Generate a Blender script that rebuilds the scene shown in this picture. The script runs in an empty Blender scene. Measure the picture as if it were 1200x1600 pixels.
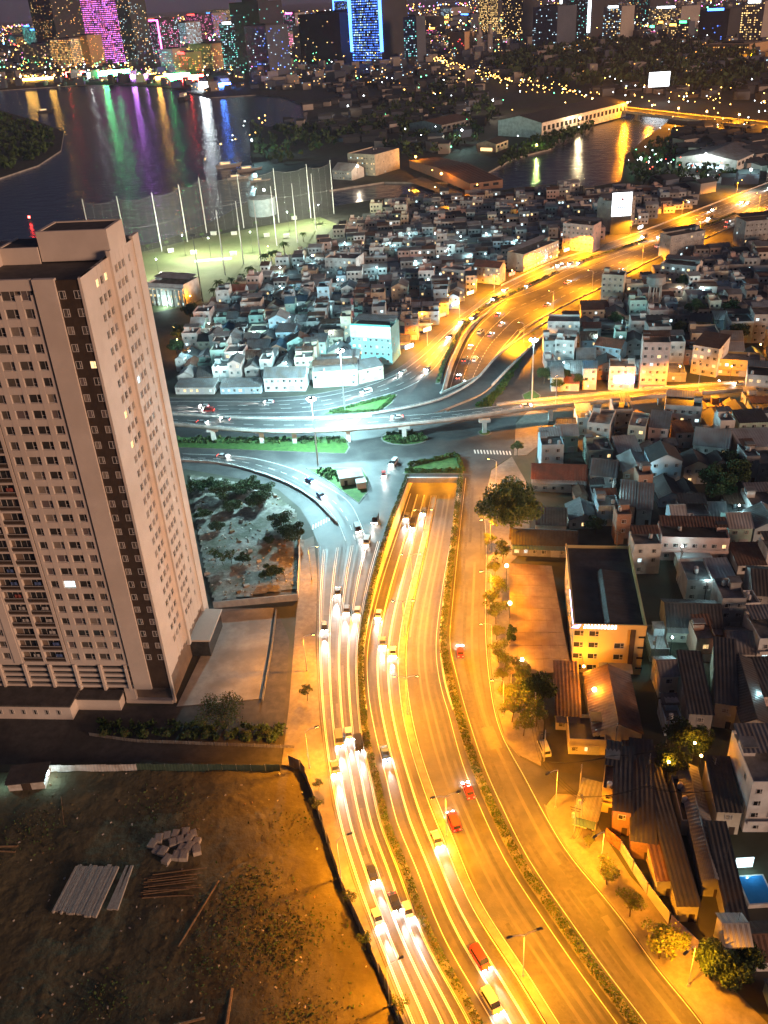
import bpy, bmesh, math, random
from mathutils import Vector, Matrix
from mathutils.geometry import tessellate_polygon
R_ = random.Random(7)
sc = bpy.context.scene
COL = sc.collection

# ---------------------------------------------------------------- camera
FPX, PITCH, ROLL, CAMH = 1400.0, math.radians(30.1), math.radians(3.6), 150.0
_F = Vector((0, math.cos(PITCH), -math.sin(PITCH)))
_u0 = Vector((0, math.sin(PITCH), math.cos(PITCH)))
_R = math.cos(ROLL) * Vector((1, 0, 0)) - math.sin(ROLL) * _u0
_U = math.cos(ROLL) * _u0 + math.sin(ROLL) * Vector((1, 0, 0))
cam = bpy.data.cameras.new('camera')
camo = bpy.data.objects.new('camera', cam); COL.objects.link(camo)
camo.matrix_world = Matrix(((_R.x, _U.x, -_F.x, 0), (_R.y, _U.y, -_F.y, 0), (_R.z, _U.z, -_F.z, CAMH), (0, 0, 0, 1)))
cam.sensor_fit = 'VERTICAL'; cam.sensor_height = 36.0; cam.lens = 36.0 * FPX / 1600.0
cam.clip_start = 0.5; cam.clip_end = 60000
sc.camera = camo

# ---------------------------------------------------------------- night sky, dim city-glow sun, exposure
world = bpy.data.worlds.new('World'); sc.world = world; world.use_nodes = True
wn = world.node_tree.nodes; wl = world.node_tree.links
bg = wn['Background']
sky = wn.new('ShaderNodeTexSky'); sky.sky_type = 'NISHITA'; sky.sun_disc = False
SUN_AZ, SUN_EL = math.radians(125), math.radians(9)      # azimuth clockwise from +Y
sky.sun_elevation = math.radians(-4.5); sky.sun_rotation = SUN_AZ
glow = wn.new('ShaderNodeMix'); glow.data_type = 'RGBA'; glow.blend_type = 'ADD'; glow.inputs[0].default_value = 1.0
glow.inputs[7].default_value = (0.36, 0.40, 0.70, 1)       # even violet light pollution
wl.new(sky.outputs[0], glow.inputs[6]); wl.new(glow.outputs[2], bg.inputs[0])
bg.inputs[1].default_value = 0.10
sun = bpy.data.lights.new('sun', 'SUN'); suno = bpy.data.objects.new('sun', sun); COL.objects.link(suno)
sun.energy = 3.0; sun.angle = math.radians(14); sun.color = (1.0, 0.57, 0.36)
sd = Vector((math.sin(SUN_AZ) * math.cos(SUN_EL), math.cos(SUN_AZ) * math.cos(SUN_EL), math.sin(SUN_EL)))
suno.rotation_euler = sd.to_track_quat('Z', 'Y').to_euler()
sc.view_settings.view_transform = 'Standard'; sc.view_settings.look = 'None'
sc.view_settings.exposure = 0.0; sc.view_settings.gamma = 1.0; sc.view_settings.use_curve_mapping = False
HAZE = .00005
cy = sc.cycles
cy.volume_bounces = 0
cy.use_denoising = True; cy.max_bounces = 5; cy.diffuse_bounces = 2; cy.glossy_bounces = 2; cy.transmission_bounces = 2
cy.transparent_max_bounces = 12; cy.sample_clamp_indirect = 3.0; cy.sample_clamp_direct = 0.0; cy.use_light_tree = True
cy.caustics_reflective = False; cy.caustics_refractive = False

# ---------------------------------------------------------------- helpers
def g(x, y, z=0.0):
    """point of the level plane z that lies under position (x, y) of the survey photograph"""
    d = _F + _R * ((x - 600) / FPX) - _U * ((y - 800) / FPX)
    t = (z - CAMH) / d.z
    return Vector((d.x * t, d.y * t, z))
def G(pts, z=0.0): return [g(x, y, z) for x, y in pts]
def hat(x, y, base):
    """height of a thing standing at base whose top is seen at (x, y)"""
    d = _F + _R * ((x - 600) / FPX) - _U * ((y - 800) / FPX)
    return CAMH + d.z * math.hypot(base.x, base.y) / math.hypot(d.x, d.y)
def spline(pts, step=4.0):
    P = [Vector(p) for p in pts]; P = [2 * P[0] - P[1]] + P + [2 * P[-1] - P[-2]]
    out = []
    for i in range(1, len(P) - 2):
        p0, p1, p2, p3 = P[i - 1:i + 3]
        n = max(1, int((p2 - p1).length / step))
        for k in range(n):
            t = k / n
            out.append(0.5 * ((2 * p1) + (p2 - p0) * t + (2 * p0 - 5 * p1 + 4 * p2 - p3) * t * t + (3 * p1 - p0 - 3 * p2 + p3) * t ** 3))
    out.append(P[-2]); return out
def resample(pts, n):
    L = [0]
    for a, b in zip(pts, pts[1:]): L.append(L[-1] + (b - a).length)
    out = []; j = 0
    for k in range(n):
        s = L[-1] * k / (n - 1)
        while j < len(pts) - 2 and L[j + 1] < s: j += 1
        t = (s - L[j]) / max(1e-9, L[j + 1] - L[j]); out.append(pts[j].lerp(pts[j + 1], min(1, t)))
    return out
def plen(p): return sum((b - a).length for a, b in zip(p, p[1:]))
def offset(pts, d):
    out = []
    for i, p in enumerate(pts):
        t = (pts[min(i + 1, len(pts) - 1)] - pts[max(i - 1, 0)]); t.z = 0; t.normalize()
        out.append(p + Vector((t.y, -t.x, 0)) * d)      # +d = to the right of travel
    return out
def inpoly(p, poly):
    c = False; j = len(poly) - 1
    for i in range(len(poly)):
        a, b = poly[i], poly[j]
        if (a.y > p[1]) != (b.y > p[1]) and p[0] < (b.x - a.x) * (p[1] - a.y) / (b.y - a.y) + a.x: c = not c
        j = i
    return c
ORD = ['first', 'second', 'third', 'fourth', 'fifth', 'sixth', 'seventh', 'eighth', 'ninth', 'tenth', 'eleventh', 'twelfth', 'thirteenth', 'fourteenth', 'fifteenth', 'sixteenth', 'seventeenth', 'eighteenth', 'nineteenth', 'twentieth']
TENS = {2: ('twentieth', 'twenty'), 3: ('thirtieth', 'thirty'), 4: ('fortieth', 'forty'), 5: ('fiftieth', 'fifty'), 6: ('sixtieth', 'sixty'), 7: ('seventieth', 'seventy'), 8: ('eightieth', 'eighty')}
def nth(i):
    if i < 20: return ORD[i]
    i += 1; t, u = divmod(i, 10)
    return TENS[t][0] if u == 0 else TENS[t][1] + '-' + ORD[u - 1]

class MB:
    def __init__(s): s.v = []; s.f = []; s.m = []
    def add(s, vs, fs, mi=0):
        o = len(s.v); s.v += [tuple(v) for v in vs]
        for f in fs: s.f.append(tuple(o + i for i in f)); s.m.append(mi)
        return s
    def box(s, x0, x1, y0, y1, z0, z1, mi=0, T=None):
        vs = [Vector(p) for p in ((x0, y0, z0), (x1, y0, z0), (x1, y1, z0), (x0, y1, z0), (x0, y0, z1), (x1, y0, z1), (x1, y1, z1), (x0, y1, z1))]
        if T is not None: vs = [T @ v for v in vs]
        return s.add(vs, [(0, 3, 2, 1), (4, 5, 6, 7), (0, 1, 5, 4), (1, 2, 6, 5), (2, 3, 7, 6), (3, 0, 4, 7)], mi)
    def quad(s, a, b, c, d, mi=0): return s.add([a, b, c, d], [(0, 1, 2, 3)], mi)
    def poly(s, pts, z=None, mi=0, holes=()):
        loops = [[Vector((p.x, p.y, 0)) for p in pts]] + [[Vector((p.x, p.y, 0)) for p in h] for h in holes]
        flat = [Vector((p.x, p.y, p.z if z is None else z)) for l in ([pts] + list(holes)) for p in l]
        tris = []
        for t in tessellate_polygon(loops):
            a, b, c = (flat[i] for i in t)
            if (b - a).cross(c - a).z < 0: t = (t[0], t[2], t[1])
            tris.append(tuple(t))
        return s.add(flat, tris, mi)
    def slab(s, pts, z0, z1, mi=0, holes=()):
        s.poly(pts, z1, mi, holes)
        ar = sum(a.x * b.y - b.x * a.y for a, b in zip(pts, pts[1:] + pts[:1]))
        P = pts if ar > 0 else pts[::-1]
        n = len(P)
        s.add([(p.x, p.y, z0) for p in P] + [(p.x, p.y, z1) for p in P], [(i, (i + 1) % n, n + (i + 1) % n, n + i) for i in range(n)], mi)
        return s
    def cyl(s, p0, p1, r0, r1=None, n=8, mi=0, caps=True):
        r1 = r0 if r1 is None else r1
        p0 = Vector(p0); p1 = Vector(p1); d = (p1 - p0).normalized()
        a = d.orthogonal().normalized(); b = d.cross(a)
        vs = [p0 + (a * math.cos(2 * math.pi * i / n) + b * math.sin(2 * math.pi * i / n)) * r0 for i in range(n)] + \
             [p1 + (a * math.cos(2 * math.pi * i / n) + b * math.sin(2 * math.pi * i / n)) * r1 for i in range(n)]
        fs = [(i, (i + 1) % n, n + (i + 1) % n, n + i) for i in range(n)]
        if caps: fs += [tuple(range(n))[::-1], tuple(range(n, 2 * n))]
        return s.add(vs, fs, mi)
    def tube(s, pts, r, n=6, mi=0):
        for a, b in zip(pts, pts[1:]): s.cyl(a, b, r, r, n, mi)
        return s
    def ball(s, c, r, nu=8, nv=5, mi=0, sz=1.0):
        c = Vector(c); vs = []; fs = []
        for j in range(nv + 1):
            t = math.pi * j / nv
            for i in range(nu): vs.append(c + Vector((math.sin(t) * math.cos(2 * math.pi * i / nu) * r, math.sin(t) * math.sin(2 * math.pi * i / nu) * r, math.cos(t) * r * sz)))
        for j in range(nv):
            for i in range(nu): fs.append((j * nu + i, (j + 1) * nu + i, (j + 1) * nu + (i + 1) % nu, j * nu + (i + 1) % nu))
        return s.add(vs, fs, mi)
    def octa(s, c, r, mi=0):
        x, y, z = c
        return s.add([(x + r, y, z), (x - r, y, z), (x, y + r, z), (x, y - r, z), (x, y, z + r), (x, y, z - r)],
                     [(0, 2, 4), (2, 1, 4), (1, 3, 4), (3, 0, 4), (2, 0, 5), (1, 2, 5), (3, 1, 5), (0, 3, 5)], mi)
    def ribbon(s, L, Rr, mi=0, cols=1):
        n = len(L); vs = []
        for a, b in zip(L, Rr):
            for c in range(cols + 1): vs.append(a.lerp(b, c / cols))
        w = cols + 1
        return s.add(vs, [(i * w + c, i * w + c + 1, (i + 1) * w + c + 1, (i + 1) * w + c) for i in range(n - 1) for c in range(cols)], mi)
    def wallstrip(s, pts, z0, z1, th, mi=0):
        """upright strip along pts; z0/z1 numbers or lists"""
        n = len(pts); Z0 = z0 if isinstance(z0, list) else [z0] * n; Z1 = z1 if isinstance(z1, list) else [z1] * n
        A = offset(pts, -th / 2); B = offset(pts, th / 2); vs = []
        for i in range(n): vs += [(A[i].x, A[i].y, Z0[i]), (B[i].x, B[i].y, Z0[i]), (B[i].x, B[i].y, Z1[i]), (A[i].x, A[i].y, Z1[i])]
        fs = []
        for i in range(n - 1):
            o = 4 * i; q = o + 4
            fs += [(o + 1, q + 1, q + 2, o + 2), (o + 2, q + 2, q + 3, o + 3), (q, o, o + 3, q + 3)]
        fs += [(0, 1, 2, 3), (4 * n - 4, 4 * n - 1, 4 * n - 2, 4 * n - 3)]
        return s.add(vs, fs, mi)
    def mesh(s, name, mats, smooth=False):
        me = bpy.data.meshes.new(name); me.from_pydata(s.v, [], s.f)
        for m in (mats if isinstance(mats, (list, tuple)) else [mats]): me.materials.append(m)
        if len(me.materials) > 1: me.polygons.foreach_set('material_index', s.m)
        if smooth: me.polygons.foreach_set('use_smooth', [True] * len(me.polygons))
        me.update(); return me
    def build(s, name, mats, parent=None, smooth=False): return obj(name, s.mesh(name, mats, smooth), parent)

def obj(name, me, parent=None, loc=None, rz=None, scale=None):
    o = bpy.data.objects.new(name, me); COL.objects.link(o)
    if parent is not None: o.parent = parent
    if loc is not None: o.location = loc
    if rz is not None: o.rotation_euler = (0, 0, rz)
    if scale is not None: o.scale = (scale, scale, scale) if not hasattr(scale, '__len__') else scale
    return o
def tag(o, label, cat=None, group=None, kind=None):
    o['label'] = label
    if cat: o['category'] = cat
    if group: o['group'] = group
    if kind: o['kind'] = kind
    return o
def thing(name, loc, rz, label, cat, group=None):
    o = bpy.data.objects.new(name, None); COL.objects.link(o); o.location = loc; o.rotation_euler = (0, 0, rz); o.empty_display_size = .5
    return tag(o, label, cat, group)
def struct(o, label): o['kind'] = 'structure'; o['label'] = label; return o
def stuff(o, label=None):
    o['kind'] = 'stuff'
    if label: o['label'] = label
    return o

def light(kind, loc, energy, color, radius=.25, parent=None, rot=None, size=None, blend=.5):
    l = bpy.data.lights.new('lamp_light', kind); l.energy = energy; l.color = color; l.shadow_soft_size = radius
    if kind == 'SPOT': l.spot_size = size; l.spot_blend = blend
    o = bpy.data.objects.new('lamp_light', l); COL.objects.link(o); o.location = loc
    if rot is not None: o.rotation_euler = rot
    if parent is not None: o.parent = parent
    return o

# ---------------------------------------------------------------- materials
def lin(c): return tuple(c) + (1,) if len(c) == 3 else tuple(c)
def mat(name, c1, c2=None, rough=.8, scale=1.0, bump=0.0, bscale=None, stain=None, sscale=.08, samt=.6, wave=None, waxis='X', wamt=.25, metal=0.0, spec=.3, stretch=None, detail=5):
    m = bpy.data.materials.new(name); m.use_nodes = True; n = m.node_tree.nodes; l = m.node_tree.links; b = n['Principled BSDF']
    b.inputs['Roughness'].default_value = rough; b.inputs['Metallic'].default_value = metal; b.inputs['Specular IOR Level'].default_value = spec
    tc = n.new('ShaderNodeTexCoord'); src = tc.outputs['Object']
    if stretch:
        mp = n.new('ShaderNodeMapping'); mp.inputs['Scale'].default_value = stretch; l.new(src, mp.inputs[0]); src = mp.outputs[0]
    nz = n.new('ShaderNodeTexNoise'); nz.inputs['Scale'].default_value = scale; nz.inputs['Detail'].default_value = detail; nz.inputs['Roughness'].default_value = .65
    l.new(src, nz.inputs['Vector'])
    rp = n.new('ShaderNodeValToRGB'); rp.color_ramp.elements[0].position = .36; rp.color_ramp.elements[1].position = .66
    rp.color_ramp.elements[0].color = lin(c1); rp.color_ramp.elements[1].color = lin(c2 or c1); l.new(nz.outputs[0], rp.inputs[0])
    out = rp.outputs[0]
    if stain:
        n2 = n.new('ShaderNodeTexNoise'); n2.inputs['Scale'].default_value = sscale; n2.inputs['Detail'].default_value = 6; l.new(tc.outputs['Object'], n2.inputs['Vector'])
        r2 = n.new('ShaderNodeValToRGB'); r2.color_ramp.elements[0].position = .45; r2.color_ramp.elements[1].position = .62; l.new(n2.outputs[0], r2.inputs[0])
        ml = n.new('ShaderNodeMath'); ml.operation = 'MULTIPLY'; ml.inputs[1].default_value = samt; l.new(r2.outputs[0], ml.inputs[0])
        mx = n.new('ShaderNodeMix'); mx.data_type = 'RGBA'; l.new(ml.outputs[0], mx.inputs[0]); l.new(out, mx.inputs[6]); mx.inputs[7].default_value = lin(stain); out = mx.outputs[2]
    if wave:
        wv = n.new('ShaderNodeTexWave'); wv.bands_direction = waxis; wv.inputs['Scale'].default_value = wave; wv.inputs['Distortion'].default_value = .4; l.new(tc.outputs['Object'], wv.inputs['Vector'])
        mx = n.new('ShaderNodeMix'); mx.data_type = 'RGBA'; mx.blend_type = 'MULTIPLY'; mx.inputs[0].default_value = wamt; l.new(out, mx.inputs[6]); l.new(wv.outputs[0], mx.inputs[7]); out = mx.outputs[2]
    l.new(out, b.inputs['Base Color'])
    if bump:
        nb = n.new('ShaderNodeTexNoise'); nb.inputs['Scale'].default_value = bscale or scale * 3; nb.inputs['Detail'].default_value = 6; l.new(src, nb.inputs['Vector'])
        bp = n.new('ShaderNodeBump'); bp.inputs['Strength'].default_value = bump; bp.inputs['Distance'].default_value = .3; l.new(nb.outputs[0], bp.inputs['Height']); l.new(bp.outputs[0], b.inputs['Normal'])
    return m
def emis(name, color, strength, sample=False, vary=0.0, vscale=.2):
    m = bpy.data.materials.new(name); m.use_nodes = True; n = m.node_tree.nodes; l = m.node_tree.links; b = n['Principled BSDF']
    b.inputs['Base Color'].default_value = (.02, .02, .02, 1); b.inputs['Emission Color'].default_value = lin(color); b.inputs['Emission Strength'].default_value = strength
    if vary:
        tc = n.new('ShaderNodeTexCoord'); w = n.new('ShaderNodeTexWhiteNoise'); mp = n.new('ShaderNodeMapping'); mp.inputs['Scale'].default_value = (vscale,) * 3
        fl = n.new('ShaderNodeVectorMath'); fl.operation = 'FLOOR'
        l.new(tc.outputs['Object'], mp.inputs[0]); l.new(mp.outputs[0], fl.inputs[0]); l.new(fl.outputs[0], w.inputs['Vector'])
        mr = n.new('ShaderNodeMapRange'); mr.inputs[3].default_value = strength * (1 - vary); mr.inputs[4].default_value = strength * (1 + vary); l.new(w.outputs[0], mr.inputs[0]); l.new(mr.outputs[0], b.inputs['Emission Strength'])
    m.cycles.emission_sampling = 'FRONT' if sample else 'NONE'
    return m
SOD = (1.0, .325, .008); COOL = (.50, .92, 1.0); WARMW = (1.0, .80, .52)
m_ground = mat('ground_earth', (.045, .042, .036), (.085, .078, .064), scale=.12, stain=(.05, .065, .03), sscale=.02)
m_asph = mat('asphalt', (.060, .060, .061), (.085, .083, .080), rough=.62, scale=.35, bump=.15, bscale=3, stain=(.040, .040, .041), sscale=.09, samt=.9, spec=.4)
m_asph2 = mat('old_asphalt', (.055, .052, .05), (.09, .085, .078), rough=.8, scale=.5, stain=(.03, .03, .03), sscale=.07)
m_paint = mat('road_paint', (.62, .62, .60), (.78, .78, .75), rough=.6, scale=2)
m_kerb = mat('kerb_concrete', (.13, .127, .117), (.20, .195, .18), scale=.6)
m_conc = mat('concrete', (.30, .29, .27), (.40, .385, .36), scale=.3, stain=(.2, .19, .175), sscale=.12, samt=.7)
m_barrier = mat('barrier_concrete', (.46, .45, .42), (.58, .56, .53), scale=.5, stain=(.3, .29, .27), sscale=.3)
m_pave = mat('paving', (.17, .155, .135), (.25, .23, .20), scale=.7, stain=(.12, .105, .085), sscale=.1, bump=.1)
m_soil = mat('bare_soil', (.10, .088, .046), (.145, .127, .070), rough=.95, scale=.5, bump=.6, bscale=1.2, stain=(.075, .062, .034), sscale=.07, samt=.6, detail=10)
m_rubble = mat('rubble_ground', (.14, .13, .115), (.30, .28, .25), rough=.95, scale=.6, bump=.6, bscale=1.0, stain=(.07, .075, .045), sscale=.12, samt=.8)
m_grass = mat('grass', (.035, .085, .022), (.07, .15, .035), scale=.6, bump=.4, bscale=4)
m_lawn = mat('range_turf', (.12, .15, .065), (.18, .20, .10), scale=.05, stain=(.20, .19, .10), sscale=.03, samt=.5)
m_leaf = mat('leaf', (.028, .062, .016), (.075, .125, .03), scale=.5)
m_leaf2 = mat('dark_leaf', (.018, .036, .013), (.04, .07, .022), scale=.3)
m_leafdry = mat('dry_leaf', (.10, .085, .03), (.17, .14, .055), scale=.5)
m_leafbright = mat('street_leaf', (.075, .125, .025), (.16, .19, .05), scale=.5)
m_bark = mat('bark', (.06, .045, .03), (.11, .085, .06), scale=3)
m_steel = mat('galvanised_steel', (.42, .43, .44), (.54, .55, .56), rough=.5, metal=.3, scale=2)
m_darksteel = mat('dark_steel', (.05, .055, .055), (.08, .085, .085), rough=.5, scale=2)
m_tower = mat('tower_render', (.60, .535, .47), (.66, .59, .52), scale=.25, stain=(.52, .455, .39), sscale=.06, samt=.6)
m_towerdark = mat('tower_dark_cladding', (.045, .032, .023), (.065, .046, .033), scale=.5)
m_towerroof = mat('tower_roof', (.06, .056, .052), (.10, .092, .085), scale=.5)
m_glass = mat('window_glass', (.02, .022, .024), (.045, .048, .05), rough=.12, scale=.7, spec=.6)
m_frame = mat('window_frame', (.55, .53, .50), rough=.5)
TG = [mat('tower_glass_dark', (.03, .03, .03), (.06, .055, .05), rough=.15, scale=.7, spec=.6), mat('tower_glass_curtain', (.20, .17, .14), (.28, .24, .20), rough=.4, scale=1.5), mat('tower_glass_mid', (.085, .075, .065), (.13, .115, .10), rough=.2, scale=.7, spec=.6), mat('tower_glass_drape', (.12, .10, .11), (.19, .15, .13), rough=.4, scale=2)]
m_black = mat('black_rubber', (.015, .015, .015), rough=.7)
m_wood = mat('timber', (.16, .10, .05), (.26, .17, .09), scale=1.5)
m_block = mat('concrete_block', (.34, .31, .27), (.46, .42, .36), scale=1.5, bump=.2)
WALLS = {'white': mat('wall_white', (.56, .56, .54), (.66, .66, .64), scale=.4, stain=(.36, .35, .33), sscale=.25),
         'cream': mat('wall_cream', (.54, .49, .38), (.62, .57, .46), scale=.4, stain=(.36, .32, .24), sscale=.25),
         'grey': mat('wall_grey', (.30, .30, .30), (.40, .40, .39), scale=.4, stain=(.2, .2, .2), sscale=.25),
         'pale blue': mat('wall_blue', (.36, .48, .56), (.44, .56, .63), scale=.4, stain=(.27, .34, .38), sscale=.25),
         'pale green': mat('wall_green', (.34, .50, .44), (.42, .57, .50), scale=.4, stain=(.26, .36, .32), sscale=.25),
         'pink': mat('wall_pink', (.56, .42, .38), (.62, .48, .43), scale=.4, stain=(.4, .3, .27), sscale=.25),
         'bare brick': mat('wall_brick', (.27, .15, .10), (.36, .21, .15), scale=2.5, stain=(.22, .16, .12), sscale=.3),
         'yellow': mat('wall_yellow', (.60, .46, .20), (.66, .52, .25), scale=.4, stain=(.45, .35, .18), sscale=.25)}
ROOFS = {'grey tin': mat('roof_grey', (.17, .175, .18), (.27, .275, .28), rough=.55, scale=.5, stain=(.15, .11, .08), sscale=.25, wave=1.1, metal=.15),
         'dark tin': mat('roof_dark', (.055, .055, .058), (.095, .093, .092), rough=.6, scale=.5, stain=(.06, .045, .035), sscale=.25, wave=1.1),
         'rusty tin': mat('roof_rust', (.13, .065, .04), (.20, .115, .075), rough=.75, scale=.5, stain=(.09, .07, .06), sscale=.3, wave=1.1),
         'pale tin': mat('roof_pale', (.36, .37, .37), (.46, .47, .47), rough=.5, scale=.5, stain=(.25, .21, .17), sscale=.25, wave=1.1, metal=.1),
         'red tile': mat('roof_tile', (.22, .075, .045), (.30, .115, .07), rough=.8, scale=1.2, stain=(.13, .07, .05), sscale=.3, wave=2.2, waxis='Y'),
         'blue tin': mat('roof_blue', (.06, .13, .20), (.09, .18, .26), rough=.55, scale=.5, stain=(.08, .1, .11), sscale=.25, wave=1.1),
         'flat concrete': mat('roof_flat', (.17, .165, .16), (.27, .26, .25), scale=.5, stain=(.1, .1, .095), sscale=.3)}
e_sod = emis('sodium_lamp_glow', (1.0, .60, .16), 60)
e_star = emis('bright_sodium_glow', (1.0, .72, .3), 60)
e_cool = emis('white_lamp_glow', (.80, .97, 1.0), 60)
e_warmwin = emis('lit_window_warm', (1.0, .66, .28), 2.2)
e_coolwin = emis('lit_window_cool', (.70, .95, 1.0), 2.2)
e_head = emis('headlight_glow', (1.0, .95, .86), 200)
e_tail = emis('taillight_glow', (1.0, .05, .02), 14)
e_redlamp = emis('red_lamp_glow', (1.0, .04, .03), 40)
e_signw = emis('lit_sign_white', (.92, .97, 1.0), 5)
e_signv = emis('lit_sign_violet', (.45, .40, 1.0), 4)

# ---------------------------------------------------------------- survey lines of the interchange (photo positions on level ground)
ROAD_OUT = [(655, 1640), (600, 1500), (553, 1373), (522, 1260), (503, 1130), (496, 1010), (498, 900), (497, 850), (487, 825), (470, 795), (435, 765), (385, 750), (290, 733), (215, 730),
            (215, 622), (275, 622), (410, 622), (485, 617), (560, 602), (620, 577), (660, 547), (700, 510), (742, 477), (783, 448), (867, 410), (950, 383), (1033, 352), (1117, 319), (1250, 268),
            (1300, 292), (1200, 335), (1096, 385), (1033, 406), (937, 458), (887, 487), (852, 512), (838, 545), (830, 590), (826, 617), (806, 660), (800, 712), (767, 733), (757, 787), (762, 850), (762, 917), (762, 1000), (773, 1100),
            (790, 1157), (812, 1183), (850, 1203), (980, 1220), (1225, 1232), (1225, 1250), (980, 1241), (905, 1235), (868, 1238), (851, 1258), (862, 1290), (890, 1333), (940, 1393), (983, 1447), (1033, 1517), (1083, 1577), (1130, 1640)]
TR_L = [(574, 1110), (569, 1067), (570, 1000), (588, 905), (611, 825), (637, 748)]
TR_R = [(719, 748), (708, 825), (696, 905), (687, 1000), (694, 1067), (707, 1110)]
TN_L = [(690, 616), (706, 562), (728, 520), (752, 496), (790, 468)]
TN_R = [(812, 521), (800, 534), (778, 553), (746, 590)]
trL = spline(G(TR_L)); trR = spline(G(TR_R[::-1]))
tnL = spline(G(TN_L)); tnR = spline(G(TN_R[::-1]))
hole1 = trL + trR[::-1]
hole2 = tnL + tnR[::-1]
river = G([(-300, 150), (0, 141), (60, 137), (150, 131), (250, 134), (330, 152), (400, 148), (445, 152), (482, 168), (478, 192), (420, 198), (390, 190), (392, 250), (402, 272), (398, 310), (330, 347), (290, 363), (250, 378), (190, 388), (100, 425), (-100, 540), (-400, 700), (-300, 330), (0, 278), (60, 258), (95, 235), (100, 205), (60, 190), (0, 172), (-300, 180)])
creek = G([(515, 297), (600, 284), (700, 285), (765, 268), (800, 248), (860, 232), (885, 203), (930, 182), (960, 174), (1050, 183), (1040, 193), (1010, 215), (978, 242), (970, 284), (930, 291), (860, 288), (800, 294), (760, 302), (690, 313), (600, 309), (518, 323)])

# ---------------------------------------------------------------- terrain and water
outer = [Vector((-9000, -400, 0)), Vector((9000, -400, 0)), Vector((9000, 26000, 0)), Vector((-9000, 26000, 0))]
struct(MB().poly(outer, 0.0, 0, [hole1, hole2, river, creek]).build('ground', m_ground), 'dark city ground reaching to the horizon')
mw = bpy.data.materials.new('river_water'); mw.use_nodes = True
n = mw.node_tree.nodes; l = mw.node_tree.links; b = n['Principled BSDF']
b.inputs['Base Color'].default_value = (.015, .025, .075, 1); b.inputs['Roughness'].default_value = .20; b.inputs['IOR'].default_value = 1.33; b.inputs['Specular IOR Level'].default_value = .8
tc = n.new('ShaderNodeTexCoord'); nz = n.new('ShaderNodeTexNoise'); nz.inputs['Scale'].default_value = .09; nz.inputs['Detail'].default_value = 5; nz.inputs['Roughness'].default_value = .6
bp = n.new('ShaderNodeBump'); bp.inputs['Strength'].default_value = .55; bp.inputs['Distance'].default_value = 1.9
l.new(tc.outputs['Object'], nz.inputs['Vector']); l.new(nz.outputs[0], bp.inputs['Height']); l.new(bp.outputs[0], b.inputs['Normal'])
struct(MB().poly(river, -1.5).build('river', mw), 'wide dark river reflecting the coloured city lights')
struct(MB().poly(creek, -1.5).build('creek', mw), 'narrow creek winding under the far lit bridge')
for nm, loop in (('riverbank', river), ('creek_bank', creek)):
    bk = MB()
    for a, c in zip(loop, loop[1:] + loop[:1]): bk.quad((a.x, a.y, -2.5), (c.x, c.y, -2.5), (c.x, c.y, .02), (a.x, a.y, .02))
    struct(bk.build(nm, m_conc), 'low concrete bank edging the ' + nm.split('_')[0])

# ---------------------------------------------------------------- roads
struct(MB().poly(G(ROAD_OUT), .04, 0, [hole1, hole2]).build('road', m_asph), 'asphalt roads of the interchange with roundabout and side street')
def zr(y, y0, y1, d=-6.0):
    t = min(1, max(0, (y - y0) / (y1 - y0))); return d * t * t * (3 - 2 * t)
def uz(y):
    if y < 310: return zr(y, 160, 268)
    return zr(-y, -485, -372)
tunL = G([(637, 748), (660, 690), (690, 616)]); tunR = G([(719, 748), (733, 670), (746, 590)])
NS = 46
fl = MB()
L1 = resample(trL, NS); R1 = resample(trR, NS)
def setz(P, f): return [Vector((p.x, p.y, f(p.y))) for p in P]
fl.ribbon(setz(L1, lambda y: uz(y) + .03), setz(R1, lambda y: uz(y) + .03), 0, 6)
fl.ribbon(setz(resample(tunL, 12), lambda y: -5.97), setz(resample(tunR, 12), lambda y: -5.97))
def ztn(P): 
    k = len(P) - 1; return [-6 * (1 - (i / k) ** 2 * (3 - 2 * i / k)) for i in range(k + 1)]
TNL = resample(tnL, 30); TNR = resample(tnR, 30); ZTN = ztn(TNL)
TNL = [Vector((p.x, p.y, z + .03)) for p, z in zip(TNL, ZTN)]; TNR = [Vector((p.x, p.y, z + .03)) for p, z in zip(TNR, ZTN)]
fl.ribbon(TNL, TNR)
struct(fl.build('underpass_road', m_asph), 'sunken carriageway of the underpass descending to the tunnel portal')
ut = thing('underpass', g(677, 748), 0, 'concrete underpass with yellow-lit retaining walls and tunnel portal below the roundabout', 'underpass')
o_ = ut.location
def rel(P): return [p - o_ for p in P]
for P, sgn, ZZ in ((L1, -1, None), (R1, 1, None), (TNL, -1, ZTN), (TNR, 1, ZTN)):
    Q = offset(rel(P), sgn * .2)
    MB().wallstrip(Q, [z - .6 for z in ZZ] if ZZ else [uz(p.y) - .6 for p in P], .5, .4).build('retaining_wall', m_barrier, ut)
tl = resample(tunL, 12); tr = resample(tunR, 12)
MB().wallstrip(offset(rel(tl), -.2), -6.5, -.25, .4).build('tunnel_wall', m_barrier, ut)
MB().wallstrip(offset(rel(tr), .2), -6.5, -.25, .4).build('tunnel_wall', m_barrier, ut)
MB().ribbon(rel(setz(tl, lambda y: -.5)), rel(setz(tr, lambda y: -.5))).build('tunnel_ceiling', m_conc, ut)
pl = [g(635, 749) - o_, g(721, 749) - o_]
MB().wallstrip([Vector((pl[0].x, pl[0].y - .2, 0)), Vector((pl[1].x, pl[1].y - .2, 0))], -1.1, .9, .7).build('portal_beam', m_barrier, ut)
pl = [g(688, 616) - o_, g(748, 590) - o_]
MB().wallstrip(pl, -1.1, .9, .7).build('portal_beam', m_barrier, ut)
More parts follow.
